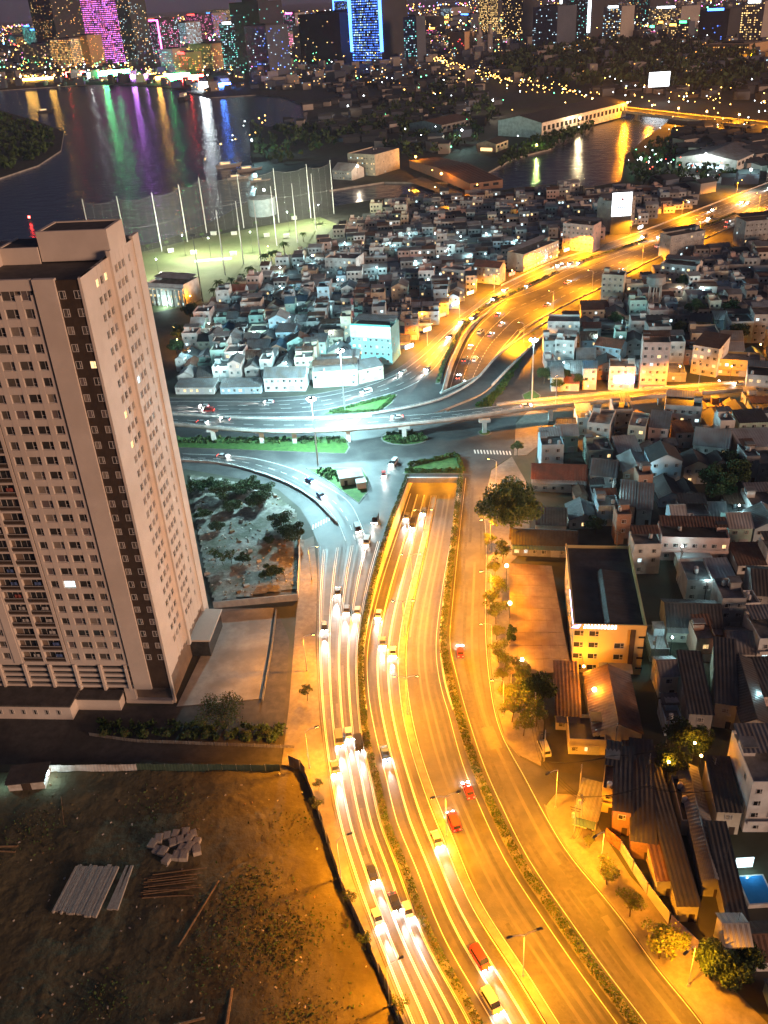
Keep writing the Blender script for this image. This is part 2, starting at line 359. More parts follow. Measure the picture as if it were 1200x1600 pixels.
for k, (t, y) in enumerate(((.25, 290), (.75, 290), (.25, 312), (.75, 312), (.3, 345), (.7, 345))):
    i = min(11, max(0, int((y - tl[0].y) / (tl[-1].y - tl[0].y) * 11))); p = tl[i].lerp(tr[i], t) - o_
    MB().box(p.x - .8, p.x + .8, p.y - .2, p.y + .2, -.75, -.56).build('tunnel_lamp', e_sod, ut)
    light('POINT', (p.x, p.y, -1.2), 9000, SOD, .2, ut)

# ---------------------------------------------------------------- kerbed islands, medians, footpaths
H1 = [(637, 745), (608, 825), (585, 905), (566, 1000), (565, 1067), (572, 1150), (588, 1217), (602, 1283), (633, 1360), (674, 1469), (742, 1590), (765, 1640)]
MED = [(677, 752), (655, 860), (640, 930), (631, 985), (628, 1033), (633, 1100), (647, 1167), (673, 1245), (699, 1308), (740, 1408), (818, 1529), (861, 1599), (890, 1640)]
H2 = [(720, 745), (711, 825), (699, 930), (692, 1000), (700, 1050), (717, 1117), (740, 1193), (768, 1260), (809, 1343), (870, 1434), (931, 1521), (985, 1592), (1020, 1640)]
h1 = spline(G(H1)); h2 = spline(G(H2)); med = spline(G(MED))
def crest(P, depth): return [uz(p.y) if depth else 0 for p in P]
class Leaves(MB):
    def leaf(s, c, r, rr, mi=0):
        a = Vector((rr.gauss(0, 1), rr.gauss(0, 1), rr.gauss(0, .7))).normalized(); b = a.orthogonal().normalized()
        b = (b * math.cos(rr.random() * 6.28) + a.cross(b) * math.sin(rr.random() * 6.28)); a2 = a.cross(b)
        c = Vector(c)
        return s.add([c - b * r, c + a2 * r * .55, c + b * r, c - a2 * r * .55], [(0, 1, 2, 3)], mi)
def hedge(name, path, width, h, label, dens=26, base=.2, leafr=.32, mats=None, rr=None, gap=.25):
    rr = rr or random.Random(len(name) + len(path))
    root = tag(bpy.data.objects.new(name, None), label, 'hedge'); COL.objects.link(root); root.location = path[0]
    P = rel_(path, path[0]); lv = Leaves(); tw = MB()
    Ln = plen(P); N = int(Ln * dens); S = resample(P, max(3, int(Ln)))
    lump = [rr.random() for _ in range(len(S) + 2)]
    for _ in range(N):
        t = rr.random() * (len(S) - 1.001); i = int(t); p = S[i].lerp(S[i + 1], t - i)
        k = lump[i] * (1 - t + i) + lump[i + 1] * (t - i)
        if k < gap and rr.random() < .75: continue
        d = (S[i + 1] - S[i]).normalized(); nrm = Vector((d.y, -d.x, 0))
        o = rr.uniform(-1, 1); hh = h * (.45 + .75 * k) * math.sqrt(max(0.05, 1 - o * o * .8))
        lv.leaf(p + nrm * (o * width / 2) + Vector((0, 0, base + hh * rr.random() ** .6)), leafr * rr.uniform(.7, 1.4), rr, 0 if rr.random() < .75 else 1)
    for i in range(0, len(S), 2): tw.cyl(S[i] + Vector((0, 0, base - .15)), S[i] + Vector((rr.uniform(-.1, .1), 0, base + h * .6)), .05, .02, 4)
    lv.build('foliage', mats or [m_leaf, m_leafdry], root); stuff(tw.build('stem', m_bark, root))
    return root
def rel_(P, o): return [p - o for p in P]
def median(path, w, label, z=.16, zf=None):
    n_ = len(path); A = offset(path, -w / 2); B = offset(path, w / 2); m = MB()
    zz = [(zf(p.y) if zf else 0) for p in path]
    m.wallstrip(path, [q - .05 for q in zz], [q + z for q in zz], w)
    return struct(m.build('kerb', m_kerb), label)
median(offset(h1, .1), 1.7, 'raised kerb under the hedge beside the busy left road', .35)
median(h2, 2.0, 'raised kerb under the hedge beside the right service road', .35)
median(med, 1.5, 'pale concrete median strip of the underpass', .45, uz)
hedge('hedge', h1, 1.5, 1.1, 'long low hedge between the busy left road and the underpass', 70, .35, .2, gap=.35)
hedge('hedge', h2, 1.9, 1.2, 'long low hedge between the underpass and the right service road', 80, .35, .2, gap=.3)

def island(px, name, label, top=m_grass, kerb=True, z=.18):
    P = G(px); m = MB(); m.slab(P, 0, z); struct(m.build(name, m_kerb), label + ' with kerb')
    c = sum(P, Vector()) / len(P); Q = [p.lerp(c, min(.25, .6 / max(.5, (p - c).length))) for p in P]
    o = struct(MB().poly(Q, z + .02).build('grass_verge', top), label); return Q
def ell(cx, cy_, rx, ry, n=28): return [(cx + rx * math.cos(6.2832 * i / n), cy_ + ry * math.sin(6.2832 * i / n)) for i in range(n)]
def bushes(px, n_, label, h=.9, leafr=.4, rr=R_, name='hedge', dens=60, mats=None):
    P = G(px); xs = [p.x for p in P]; ys = [p.y for p in P]; lv = Leaves(); st = MB(); k = 0; o = Vector((sum(xs) / len(xs), sum(ys) / len(ys), 0))
    while k < n_:
        x = rr.uniform(min(xs), max(xs)); y = rr.uniform(min(ys), max(ys))
        if not inpoly((x, y), P): continue
        k += 1; r = rr.uniform(.5, 1.1); st.cyl((x - o.x, y - o.y, .1), (x - o.x, y - o.y, h * .6), .06, .03, 4)
        for _ in range(dens): lv.leaf((x - o.x + rr.gauss(0, r * .5), y - o.y + rr.gauss(0, r * .5), .25 + h * rr.random()), leafr * rr.uniform(.6, 1.3), rr, 0 if rr.random() < .8 else 1)
    root = tag(bpy.data.objects.new(name, None), label, 'shrubs' if name != 'hedge' else 'hedge'); COL.objects.link(root); root.location = o
    lv.build('foliage', mats or [m_leaf, m_leaf2], root); stuff(st.build('stem', m_bark, root)); return root
gp = [(629, 741), (636, 730), (712, 711), (722, 722), (726, 741)]
island(gp, 'traffic_island', 'garden plot on top of the tunnel portal')
for a, c, w in (((633, 738), (723, 738), 'along the portal edge'), ((638, 729), (711, 712), 'along the roundabout side'), ((714, 713), (724, 738), 'at the narrow end')):
    hedge('hedge', resample([g(*a), g(*c)], 12), 1.6, 1.5, 'clipped green hedge bordering the portal garden ' + w, 60, .2, .35, [m_leaf, m_grass], gap=0)
island(ell(632, 685, 37, 11), 'traffic_island', 'oval roundabout island under the flyover')
bushes(ell(632, 685, 32, 9), 60, 'dense shrubs filling the oval roundabout island', 1.2)
tg = [(503, 648), (530, 637), (590, 626), (621, 616), (613, 630), (592, 645)]
island(tg, 'traffic_island', 'triangular green island beside the flyover')
for a, c, w in (((515, 645), (612, 620), 'upper'), ((520, 646), (590, 643), 'lower'), ((592, 642), (616, 620), 'short')):
    hedge('hedge', resample([g(*a), g(*c)], 12), 1.4, 1.0, 'bright green hedge on the ' + w + ' edge of the triangular island', 50, .2, .3, [m_leaf, m_grass], gap=0)
island([(215, 684), (540, 683), (547, 699), (541, 709), (290, 700), (215, 698)], 'traffic_island', 'long green verge below the flyover')
bushes([(215, 685), (538, 685), (543, 694), (215, 694)], 150, 'dark shrub bed along the verge below the flyover', 1.0, dens=40)
isl = [(478, 732), (566, 731), (578, 750), (575, 770), (561, 787), (546, 776), (512, 752)]
island(isl, 'traffic_island', 'corner island with a small kiosk')
bushes([(485, 734), (520, 734), (535, 752), (515, 750)], 25, 'low shrubs beside the kiosk on the corner island', 1.0)
island(ell(757, 676, 11, 5, 14), 'traffic_island', 'small round island around a flyover pier')
island([(815, 617), (832, 609), (845, 618), (842, 630), (822, 633)], 'traffic_island', 'small green island at the tall mast')
slope = [(742, 637), (775, 612), (802, 575), (834, 524), (852, 510), (826, 533), (812, 567), (788, 608), (765, 636)]
struct(MB().poly(G(slope), .2).build('grass_slope', m_grass), 'bright green strip beside the curved ramp')
bushes(slope, 160, 'bright green hedge strip curving beside the elevated ramp', 1.0, dens=40, mats=[m_grass, m_leaf])

foot = [(490, 838), (496, 900), (493, 1010), (500, 1130), (519, 1260), (550, 1373), (597, 1500), (652, 1640), (636, 1640), (613, 1580), (577, 1490), (538, 1400), (508, 1310), (484, 1230), (466, 1196), (440, 1196), (452, 1100), (460, 1000), (468, 900), (474, 845)]
struct(MB().slab(G(foot), 0, .14).build('footpath', m_pave), 'footpath between the soil lot and the busy left road')
footr = [(756, 787), (763, 850), (763, 917), (763, 1000), (774, 1100), (791, 1157), (812, 1181), (845, 1197), (850, 1130), (832, 1060), (797, 1058), (796, 882), (828, 850), (826, 760), (800, 714), (768, 735)]
struct(MB().slab(G(footr), 0, .14).build('footpath', m_pave), 'tree-lined footpath beside the right service road')
footl = [(853, 1260), (864, 1290), (892, 1333), (942, 1393), (985, 1447), (1035, 1517), (1085, 1577), (1132, 1640), (1240, 1640), (1130, 1530), (1085, 1490), (1050, 1440), (985, 1370), (940, 1300), (905, 1243), (868, 1241)]
struct(MB().slab(G(footl), 0, .14).build('footpath', m_pave), 'footpath in front of the roadside fence and sheds')
struct(MB().slab(G([(806, 662), (828, 640), (860, 648), (850, 690), (822, 712), (803, 712)]), 0, .14).build('footpath', m_pave), 'pale paved corner beside the roundabout')
# kerb edges
for px, nm in (([(655, 1640), (600, 1500), (553, 1373), (522, 1260), (503, 1130), (496, 1010), (498, 900), (497, 850)], 'left footpath'), ([(757, 787), (762, 850), (762, 917), (762, 1000), (773, 1100), (790, 1157), (812, 1183)], 'right footpath'),
               ([(851, 1258), (862, 1290), (890, 1333), (940, 1393), (983, 1447), (1033, 1517), (1083, 1577), (1130, 1640)], 'lower right footpath'),
               ([(215, 622), (275, 622), (410, 622), (485, 617), (560, 602), (620, 577), (660, 547), (700, 510), (742, 477), (783, 448), (867, 410), (950, 383), (1033, 352), (1117, 319)], 'shop-front street side')):
    struct(MB().wallstrip(spline(G(px)), 0, .17, .3).build('kerb', m_kerb), 'concrete kerb along the ' + nm)
# main road planter medians
for px, w, nm in (([(684, 600), (697, 560), (722, 515), (745, 490), (767, 475), (837, 442), (870, 426)], 2.2, 'between shop street and underpass lanes'),
                  ([(905, 411), (960, 392), (1010, 376)], 2.4, 'in the middle of the wide road'), ([(1080, 362), (1120, 347), (1150, 334)], 3.0, 'far up the wide road')):
    p = spline(G(px)); median(p, w, 'planted kerb strip ' + nm, .5)
    hedge('hedge', p, w * .8, 1.0, 'low hedge in the planted strip ' + nm, 16, .45, .4)
for px, nm in (([(812, 521), (846, 499), (887, 476), (940, 450), (1020, 407), (1096, 376), (1200, 328)], 'near'), ([(783, 447), (867, 409), (950, 382), (1033, 351), (1117, 318), (1200, 286)], 'shop')):
    p = spline(G(px), 6); q = MB().wallstrip(p, 0, .95, .35).build('guard_wall', m_barrier)
    tag(q, 'long concrete guard wall on the ' + nm + ' side of the wide road', 'guard wall')

# painted lane lines, plus extra parallel lines in place of headlight trails
pm = MB()
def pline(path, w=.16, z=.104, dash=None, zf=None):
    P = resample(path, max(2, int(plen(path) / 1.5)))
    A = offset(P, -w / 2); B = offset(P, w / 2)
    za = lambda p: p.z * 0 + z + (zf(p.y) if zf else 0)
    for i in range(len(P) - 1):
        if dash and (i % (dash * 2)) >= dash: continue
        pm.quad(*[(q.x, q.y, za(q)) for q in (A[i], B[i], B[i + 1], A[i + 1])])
def between(a, b, t, n_=60):
    A = resample(a, n_); B = resample(b, n_); return [p.lerp(q, t) for p, q in zip(A, B)]
rAl = spline(G([(500, 860), (496, 930), (496, 1010), (503, 1130), (522, 1260), (553, 1373), (600, 1500), (655, 1640)]))
h1a = spline(G([(600, 845), (583, 905), (564, 1000), (563, 1067), (570, 1150), (585, 1217), (599, 1283), (629, 1360), (670, 1469), (738, 1590), (761, 1640)]))
for t in (.05, .93): pline(between(rAl, h1a, t), .18)
for t in (.255, .285, .485, .515, .705, .735, .08, .90): pline(between(rAl, h1a, t), .15, dash=None)  # doubled dividers and edges drawn to read as headlight trails
uL = spline(G([(574, 1110), (582, 1150), (598, 1217), (613, 1283), (645, 1360), (687, 1469), (757, 1590), (781, 1640)])); uR = spline(G([(707, 1110), (730, 1193), (757, 1260), (797, 1343), (857, 1434), (917, 1521), (970, 1592), (1003, 1640)]))
fullL = trL[::-1] + uL[1:]; fullR = trR[::-1] + uR[1:]
fullL = resample(fullL, 90); fullR = resample(fullR, 90); medr = resample(med, 90)
for t, d in ((.09, None), (.35, None), (.375, None), (.62, None), (.645, None), (.90, None)): pline(between(fullL, medr, t, 90), .17, .108, d, uz)  # paired dividers also stand in for light trails through the underpass
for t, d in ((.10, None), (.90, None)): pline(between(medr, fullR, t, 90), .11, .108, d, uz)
rCl = spline(G([(726, 745), (716, 825), (705, 930), (699, 1000), (709, 1050), (727, 1117), (751, 1193), (780, 1260), (821, 1343), (882, 1434), (944, 1521), (998, 1592), (1034, 1640)]))
rCr = spline(G([(757, 787), (762, 850), (762, 917), (762, 1000), (773, 1100), (790, 1157), (820, 1210), (851, 1268), (890, 1333), (940, 1393), (983, 1447), (1033, 1517), (1083, 1577), (1130, 1640)]))
pline(between(rCl, rCr, .06), .1); pline(between(rCl, rCr, .95), .1)
eU = spline(G([(215, 626), (275, 626), (410, 626), (485, 621), (560, 606), (620, 582), (662, 552), (704, 514), (746, 481), (787, 452), (870, 414), (953, 387), (1036, 356), (1119, 323), (1250, 272)]))
eL = spline(G([(215, 648), (275, 648), (410, 647), (500, 643), (575, 626), (640, 606), (682, 575), (716, 523), (763, 482), (834, 448), (904, 415), (960, 398), (1060, 366), (1150, 330), (1270, 284)]))
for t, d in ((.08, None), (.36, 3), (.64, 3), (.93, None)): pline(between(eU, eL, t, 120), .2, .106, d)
fU = spline(G([(790, 466), (840, 450), (908, 420), (1010, 384), (1120, 350), (1200, 312), (1280, 280)])); fL = spline(G([(812, 521), (850, 497), (940, 452), (1020, 409), (1096, 378), (1200, 330), (1290, 290)]))
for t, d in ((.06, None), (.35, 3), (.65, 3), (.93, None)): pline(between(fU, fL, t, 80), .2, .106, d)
gF = spline(G([(285, 708), (385, 713), (460, 731), (508, 756), (548, 782), (566, 815), (578, 850)])); gN = spline(G([(287, 721), (360, 728), (435, 751), (485, 778), (520, 812), (535, 845)]))
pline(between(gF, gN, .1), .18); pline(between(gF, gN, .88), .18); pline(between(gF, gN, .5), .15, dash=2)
for k in range(7):
    a = g(489 + k * 4.2, 824 - k * 2.2); pm.quad(*[(a.x + dx, a.y + dy, .11) for dx, dy in ((-.25, -1.6), (.25, -1.6), (.35, 1.6), (-.15, 1.6))])
for k in range(12):
    a = g(742 + k * 5.0, 706 + k * .2); pm.quad(*[(a.x + dx, a.y + dy, .11) for dx, dy in ((-.25, -1.6), (.25, -1.6), (.25, 1.6), (-.25, 1.6))])
for t in (.1, .37, .63, .9):
    S = between(TNL, TNR, t, 40); A_ = offset(S, -.09); B_ = offset(S, .09)
    for i in range(39): pm.quad(*[(q.x, q.y, q.z + .03) for q in (A_[i], B_[i], B_[i + 1], A_[i + 1])])
wear = MB(); rwv = random.Random(41); WZ = [.046 + .0007 * i for i in range(60)]
def strip(path, w, mi, z=.052, zf=None, seg=None):
    S = resample(path, max(2, int(plen(path) / 2.5))); A_ = offset(S, -w / 2); B_ = offset(S, w / 2); i = 0
    while i < len(S) - 1:
        run = rwv.randrange(6, 30)
        if rwv.random() < .8:
            for j in range(i, min(len(S) - 1, i + run)): wear.quad(*[(q.x, q.y, z + (zf(q.y) if zf else 0)) for q in (A_[j], B_[j], B_[j + 1], A_[j + 1])], mi)
        i += run
for a_, b_, ts, zf_ in ((rAl, h1a, (.12, .2, .34, .43, .57, .65, .78, .86), None), (fullL, medr, (.16, .29, .43, .56, .70, .83), uz), (medr, fullR, (.17, .3, .42, .58, .7, .83), uz), (rCl, rCr, (.14, .28, .42, .62, .76, .88), None), (eU, eL, (.15, .28, .43, .57, .72, .86), None), (fU, fL, (.15, .28, .43, .57, .72, .86), None), (gF, gN, (.22, .4, .6, .78), None)):
    for t in ts: strip(between(a_, b_, t + rwv.uniform(-.02, .02), 90), rwv.uniform(.4, .9), rwv.randrange(3), WZ.pop(), zf_)
for pi_ in range(60):
    a_, b_ = rwv.choice(((rAl, h1a), (rCl, rCr), (eU, eL), (fU, fL))); t = rwv.uniform(.1, .85); S = between(a_, b_, t, 90); i = rwv.randrange(88); d_ = (S[i + 1] - S[i]).normalized(); n2 = Vector((d_.y, -d_.x, 0)); L_, W_ = rwv.uniform(1, 5), rwv.uniform(.5, 1.4); c_ = S[i]
    wear.quad(*[((c_ + d_ * a * L_ + n2 * b * W_).x, (c_ + d_ * a * L_ + n2 * b * W_).y, .0885 + pi_ * .0002) for a, b in ((-1, 1), (1, 1), (1, -1), (-1, -1))], rwv.randrange(3))
struct(stuff(wear.build('asphalt_wear', [mat('asphalt_polished', (.085, .083, .08), (.105, .10, .097), rough=.5, scale=.8), mat('asphalt_tyre_dark', (.042, .042, .043), (.06, .06, .06), rough=.55, scale=.8), mat('asphalt_patch', (.05, .049, .048), (.075, .072, .07), rough=.7, scale=1.2)])), 'tyre-polished wheel tracks and repair patches on the asphalt')
struct(pm.build('road_marking_and_trails', m_paint), 'painted white lane lines and crossings, with extra lines standing for light trails')

exec_later = []
# ---------------------------------------------------------------- flyover
def G3(pts): return [g(x, y, z) for x, y, z in pts]
fo = thing('flyover', g(640, 672), 0, 'curving concrete flyover on short piers forking above the roundabout', 'flyover'); FO = fo.location
ZF = 6.8
nearA = spline(G([(205, 659), (275, 663), (380, 672), (475, 674), (580, 668), (640, 662), (700, 656), (817, 640), (933, 628), (1025, 619), (1150, 610), (1250, 603)], ZF), 5)
farA = spline(G([(205, 645), (275, 648), (380, 654), (475, 655), (560, 653), (640, 648), (700, 643), (817, 629), (933, 617), (1025, 608), (1150, 599), (1250, 592)], ZF), 5)
farB = spline(G3([(540, 653, ZF), (610, 643, ZF), (675, 629, ZF), (710, 615, 6.4), (746, 592, 5.4), (779, 556, 3.6), (821, 525, 1.5), (862, 499, .1)]), 4)
nearB = spline(G3([(540, 668, ZF), (620, 660, ZF), (675, 646, ZF), (707, 634, 6.4), (757, 612, 5.4), (794, 577, 3.6), (838, 534, 1.5), (874, 506, .1)]), 4)
def deck(L, Rr, dz, name):
    n_ = max(len(L), len(Rr)); A = rel_(resample(L, n_), FO); B = rel_(resample(Rr, n_), FO); m = MB()
    up = [p + Vector((0, 0, dz)) for p in A]; up2 = [p + Vector((0, 0, dz)) for p in B]
    lo = [Vector((p.x, p.y, max(-FO.z - .3, p.z - 1.25))).lerp(q, .06) for p, q in zip(A, B)]; lo2 = [Vector((q.x, q.y, max(-.3, q.z - 1.25))).lerp(p, .06) for p, q in zip(A, B)]
    m.ribbon(up2, up, 0, 2); m.ribbon(lo, lo2, 1); m.ribbon(up, lo, 1); m.ribbon(lo2, up2, 1)
    return m.build(name, [m_asph, m_barrier], fo)
deck(farA, nearA, 0.0, 'deck'); deck(farB, nearB, .04, 'ramp_deck')
def rail(P, name='parapet'):
    Q = rel_(P, FO); z = [p.z for p in Q]
    o = MB().wallstrip(Q, [q - .3 for q in z], [q + .75 for q in z], .3).build(name, m_barrier, fo)
    r = MB(); r.tube([p + Vector((0, 0, 1.15)) for p in Q], .06, 5)
    S = resample(Q, max(2, int(plen(Q) / 2.5)))
    for p in S: r.box(p.x - .06, p.x + .06, p.y - .06, p.y + .06, p.z + .7, p.z + 1.15)
    r.build('handrail', m_steel, o)
rail(offset(nearA, .1)); i1 = int(len(farA) * .36); i2 = int(len(farA) * .53)
rail(farA[:i1]); rail(farA[i2:]); rail(farB); rail(nearB[int(len(nearB) * .42):])
for x, y in ((632, 686), (757, 676), (461, 692), (410, 692), (335, 690), (545, 690), (860, 657), (935, 643), (1030, 632), (700, 652)):
    p = g(x, y) - FO
    pr = MB(); pr.box(p.x - .8, p.x + .8, p.y - .8, p.y + .8, -.1, 4.7); pr.box(p.x - 2.2, p.x + 2.2, p.y - .9, p.y + .9, 4.6, 5.65); pr.build('pier', m_barrier, fo)
lm = MB()
for P, Q, ts, ds in ((farA, nearA, (.1, .5, .9), (None, 3, None)),):
    for t, d in zip(ts, ds):
        path = between(P, Q, t, 120); path = [p for p in path if True]
        S = resample(path, 200); A = offset(S, -.09); B = offset(S, .09)
        for i in range(199):
            if d and i % 6 >= 3: continue
            lm.quad(*[(q.x - FO.x, q.y - FO.y, q.z + .08) for q in (A[i], B[i], B[i + 1], A[i + 1])])
for k in range(9):
    a = farA[int(len(farA) * .33)].lerp(nearA[int(len(nearA) * .33)], .1 + k * .1) - FO; lm.quad(*[(a.x + dx, a.y + dy, ZF + .085) for dx, dy in ((-1.6, -.2), (1.6, -.2), (1.6, .2), (-1.6, .2))])
lm.build('lane_marking', m_paint, fo)
# railed edge of the curving slip road
gb = spline(G([(215, 719), (287, 721), (360, 728), (435, 751), (485, 778), (520, 812), (527, 818)]), 3)
rb = thing('crash_barrier', gb[0], 0, 'pale railed barrier curving along the slip road', 'barrier'); Q = rel_(gb, gb[0])
MB().wallstrip(Q, 0, .85, .45).build('wall', m_barrier, rb)
r = MB(); r.tube([p + Vector((0, 0, 1.35)) for p in Q], .07, 5)
for p in resample(Q, int(plen(Q) / 2)): r.box(p.x - .09, p.x + .09, p.y - .09, p.y + .09, .8, 1.4)
r.build('handrail', m_steel, rb)

# ---------------------------------------------------------------- lamps
def mk_lamp_meshes():
    d = {}
    for h, arms in ((11.5, 1), (11.8, 2)):
        p = MB(); p.cyl((0, 0, 0), (0, 0, .5), .22, .2, 8); p.cyl((0, 0, .5), (0, 0, h - .5), .11, .07, 8); d['pole', arms] = p.mesh('pole', m_steel)
        for s in ((1,) if arms == 1 else (1, -1)):
            a = MB(); a.tube([(0, 0, h - .55), (s * .8, 0, h - .12), (s * 2.3, 0, h + .1)], .06, 6); d['arm', arms, s] = a.mesh('arm', m_steel)
            hd = MB(); hd.box(s * 2.2 - .5 * (s < 0) * 2.0, s * 2.2 + .5 * (s > 0) * 2.0, -.2, .2, h + .05, h + .25); d['head', arms, s] = hd.mesh('lamp_head', m_darksteel)
            ln = MB(); ln.box(s * 2.7 - .35, s * 2.7 + .35, -.14, .14, h - .02, h + .045); d['lens', s, arms] = ln
    return d
LM = mk_lamp_meshes()
_lens = {}
def street_lamp(base, rz, arms, label, group, energy=5200, color=SOD, em=None, mul=7.8):
    em = em or e_sod
    t = thing('street_lamp', base, rz, label, 'street lamp', group)
    obj('pole', LM['pole', arms], t); h = 11.5 if arms == 1 else 11.8
    for s in ((1,) if arms == 1 else (1, -1)):
        obj('arm', LM['arm', arms, s], t); hd = obj('lamp_head', LM['head', arms, s], t)
        key = (s, arms, em.name)
        if key not in _lens: _lens[key] = LM['lens', s, arms].mesh('lens', em)
        obj('lens', _lens[key], hd)
        light("SPOT", (s * 2.7, 0, h - .3), energy * mul, color, .3, t, None, math.radians(156), .35)
    return t
MEDB = [(817, 1527), (698, 1308), (637, 1118), (632, 990), (644, 905), (662, 825)]
for i, (x, y) in enumerate(MEDB[::-1]):
    p = g(x, y); p.z = uz(p.y) + .4
    street_lamp(p, math.radians(12 if y > 1200 else -4), 2, 'double-arm steel street lamp on the underpass median, ' + nth(i) + ' from the tunnel portal', 'street lamps on the underpass median', 5400 if y > 950 else 5600)
for i, (x, y) in enumerate([(487, 905), (480, 1048), (484, 1200), (533, 1373), (609, 1573)]):
    street_lamp(g(x, y, .14), math.radians((-5, 0, 15, 20, 25)[i]), 1, 'single-arm street lamp on the left footpath, ' + nth(i) + ' down from the slip road', 'street lamps on the left footpath', (3200, 6000, 6000, 6000, 6000)[i])
for i, (x, y) in enumerate([(938, 1360), (1075, 1540), (786, 1120), (768, 1030), (767, 945), (766, 862), (775, 765), (868, 1262)]):  # lamps from white car up to big tree added to brighten the road
    street_lamp(g(x, y, .14), math.radians(180 + (35, 35, 0, 0, 0, 0, -20, 30)[i]), 1, ('single-arm street lamp beside the billboard fence', 'single-arm street lamp at the lowest roadside tree', 'added single-arm street lamp near the parked white car', 'added single-arm street lamp below the two bright lamps', 'added single-arm street lamp between the two bright lamps', 'added single-arm street lamp just below the big leafy tree', 'single-arm street lamp just above the big leafy tree', 'single-arm street lamp at the side street corner')[i], 'street lamps on the right footpath', (5500, 5500, 6000, 6000, 6500, 7500, 5500, 5000)[i])
for i, (x, y) in enumerate([(818, 541), (864, 489), (925, 455), (1003, 412), (1092, 371), (1185, 328)]):
    street_lamp(g(x, y), math.radians(150), 1, 'single-arm street lamp on the near side of the wide road, ' + nth(i) + ' from the ramp', 'street lamps along the wide road', 24000)
for i, (x, y) in enumerate([(668, 540), (718, 497), (772, 459), (835, 424), (905, 397), (985, 369), (1065, 339), (1150, 306)]):
    street_lamp(g(x, y), math.radians(-30), 1, 'single-arm street lamp on the shop side of the wide road, ' + nth(i) + ' from the junction', 'street lamps along the wide road', 24000)
for i, (x, y) in enumerate([(868, 634), (975, 621), (1090, 612)]):
    street_lamp(g(x, y, ZF), math.radians(80), 1, 'single-arm lamp standing on the straight flyover, ' + nth(i) + ' after the fork', 'street lamps on the flyover', 15000)
def globe_lamp(base, h, label, group, energy, color=SOD, em=None, r=.45):
    t = thing('lamp_post', base, 0, label, 'lamp post', group); em = em or e_sod
    MB().cyl((0, 0, 0), (0, 0, h - r), .12, .07, 8).build('pole', m_darksteel, t)
    MB().ball((0, 0, h), r, 10, 6).build('globe', em, t, True)
    light('POINT', (0, 0, h + r + .25), energy, color, .3, t)
    return t
for i, (x, y, hh) in enumerate([(791, 925, 9.0), (796, 985, 9.0), (815, 1055, 5.0), (926, 1110, 6.5)]):
    p = g(x, y, .14); hh = min(hh, 9)
    globe_lamp(p, hh, ('bright sodium lamp beside the forecourt roof, upper of two', 'bright sodium lamp beside the forecourt roof, lower of two', 'small sodium lamp at the lower corner of the forecourt', 'sodium lamp above the brown hall roof')[i], 'sodium lamps by the yellow building', (14000, 14000, 3500, 7000)[i], SOD, e_star, .5)
def mast(x, y, top, label, energy, color=COOL, em=None):
    p = g(x, y); h = hat(top[0], top[1], p); t = thing('lamp_mast', p, 0, label, 'lamp mast', 'tall lamp masts'); em = em or e_cool
    MB().cyl((0, 0, 0), (0, 0, h), .32, .14, 10).build('pole', m_steel, t)
    MB().cyl((0, 0, h - .3), (0, 0, h), 1.1, 1.1, 12).build('ring', m_darksteel, t)
    for k in range(6):
        a = k * math.pi / 3; MB().box(-.4, .4, -.25, .25, h - .55, h - .1, 0, Matrix.Translation((1.3 * math.cos(a), 1.3 * math.sin(a), 0)) @ Matrix.Rotation(a, 4, 'Z')).build('floodlight', em, t)
    light('POINT', (0, 0, h - 1.4), energy, color, .8, t); return t
mast(497, 728, (489, 622), 'tall steel mast with white floodlights beside the slip road', 400000)
mast(539, 642, (533, 547), 'tall steel mast with white floodlights behind the flyover', 400000)
mast(831, 625, (831, 530), 'tall mast with white floodlights on the small green island', 30000)

# ---------------------------------------------------------------- apartment tower
C0 = g(275, 1098); trz = -math.atan2(.11, .994)
tw = thing('apartment_tower', C0, trz, 'tall beige apartment tower with dark corner panel and rows of balconies', 'apartment tower')
FH, Z0, NF = 3.55, 12.6, 26; ZT = Z0 + NF * FH
c = MB(); c.box(-62.4, -.7, .9, 33.4, 0, ZT - .2); c.build('core', mat('recess_wall', (.17, .13, .10), (.22, .17, .13), scale=.4), tw)
wl_ = MB()      # pale rendered skin
def skin(x0, x1, y0, y1, z0, z1): wl_.box(x0, x1, y0, y1, z0, z1)
TOP = 106.3
skin(-.55, .0, -.05, .85, 0, TOP); skin(-9.6, -5.2, -.35, .8, 4.5, TOP); skin(-62.9, -58.2, -.35, .8, 4.5, TOP)
panels = [(-24.3, -10.1), (-52.7, -38.5)]
OPEN = [(-1.6, 2.0), (-5.2, 2.8), (-8.9, 2.8), (-12.5, 2.0)]
for a, b_ in panels:
    xs = [b_] + [v for cx, w in OPEN for v in (b_ + cx + w / 2, b_ + cx - w / 2)] + [a]
    for i in range(0, len(xs), 2): skin(xs[i + 1], xs[i], 0, .82, Z0, TOP - 3)
    for k in range(NF + 1):
        z1 = Z0 + k * FH + .8; z0 = Z0 + (k - 1) * FH + 2.78
        if k == 0: z0 = Z0 - .3
        if k == NF: z1 = TOP
        skin(a + .01, b_ - .01, .03, .8, z0, z1)
for x in (-24.9, -30.7, -36.4): skin(x - .35, x + .35, -.06, .84, Z0, TOP - 3)
skin(-38.45, -36.5, -.2, .8, Z0 - .3, TOP)
for k in range(NF + 1): skin(-36.6, -24.6, -.02, .82, Z0 + k * FH - .3, Z0 + k * FH + .15)
skin(-36.6, -24.6, -.02, .8, ZT - .6, TOP)
skin(-62.7, -9.4, .1, .85, 11.6, 12.35)
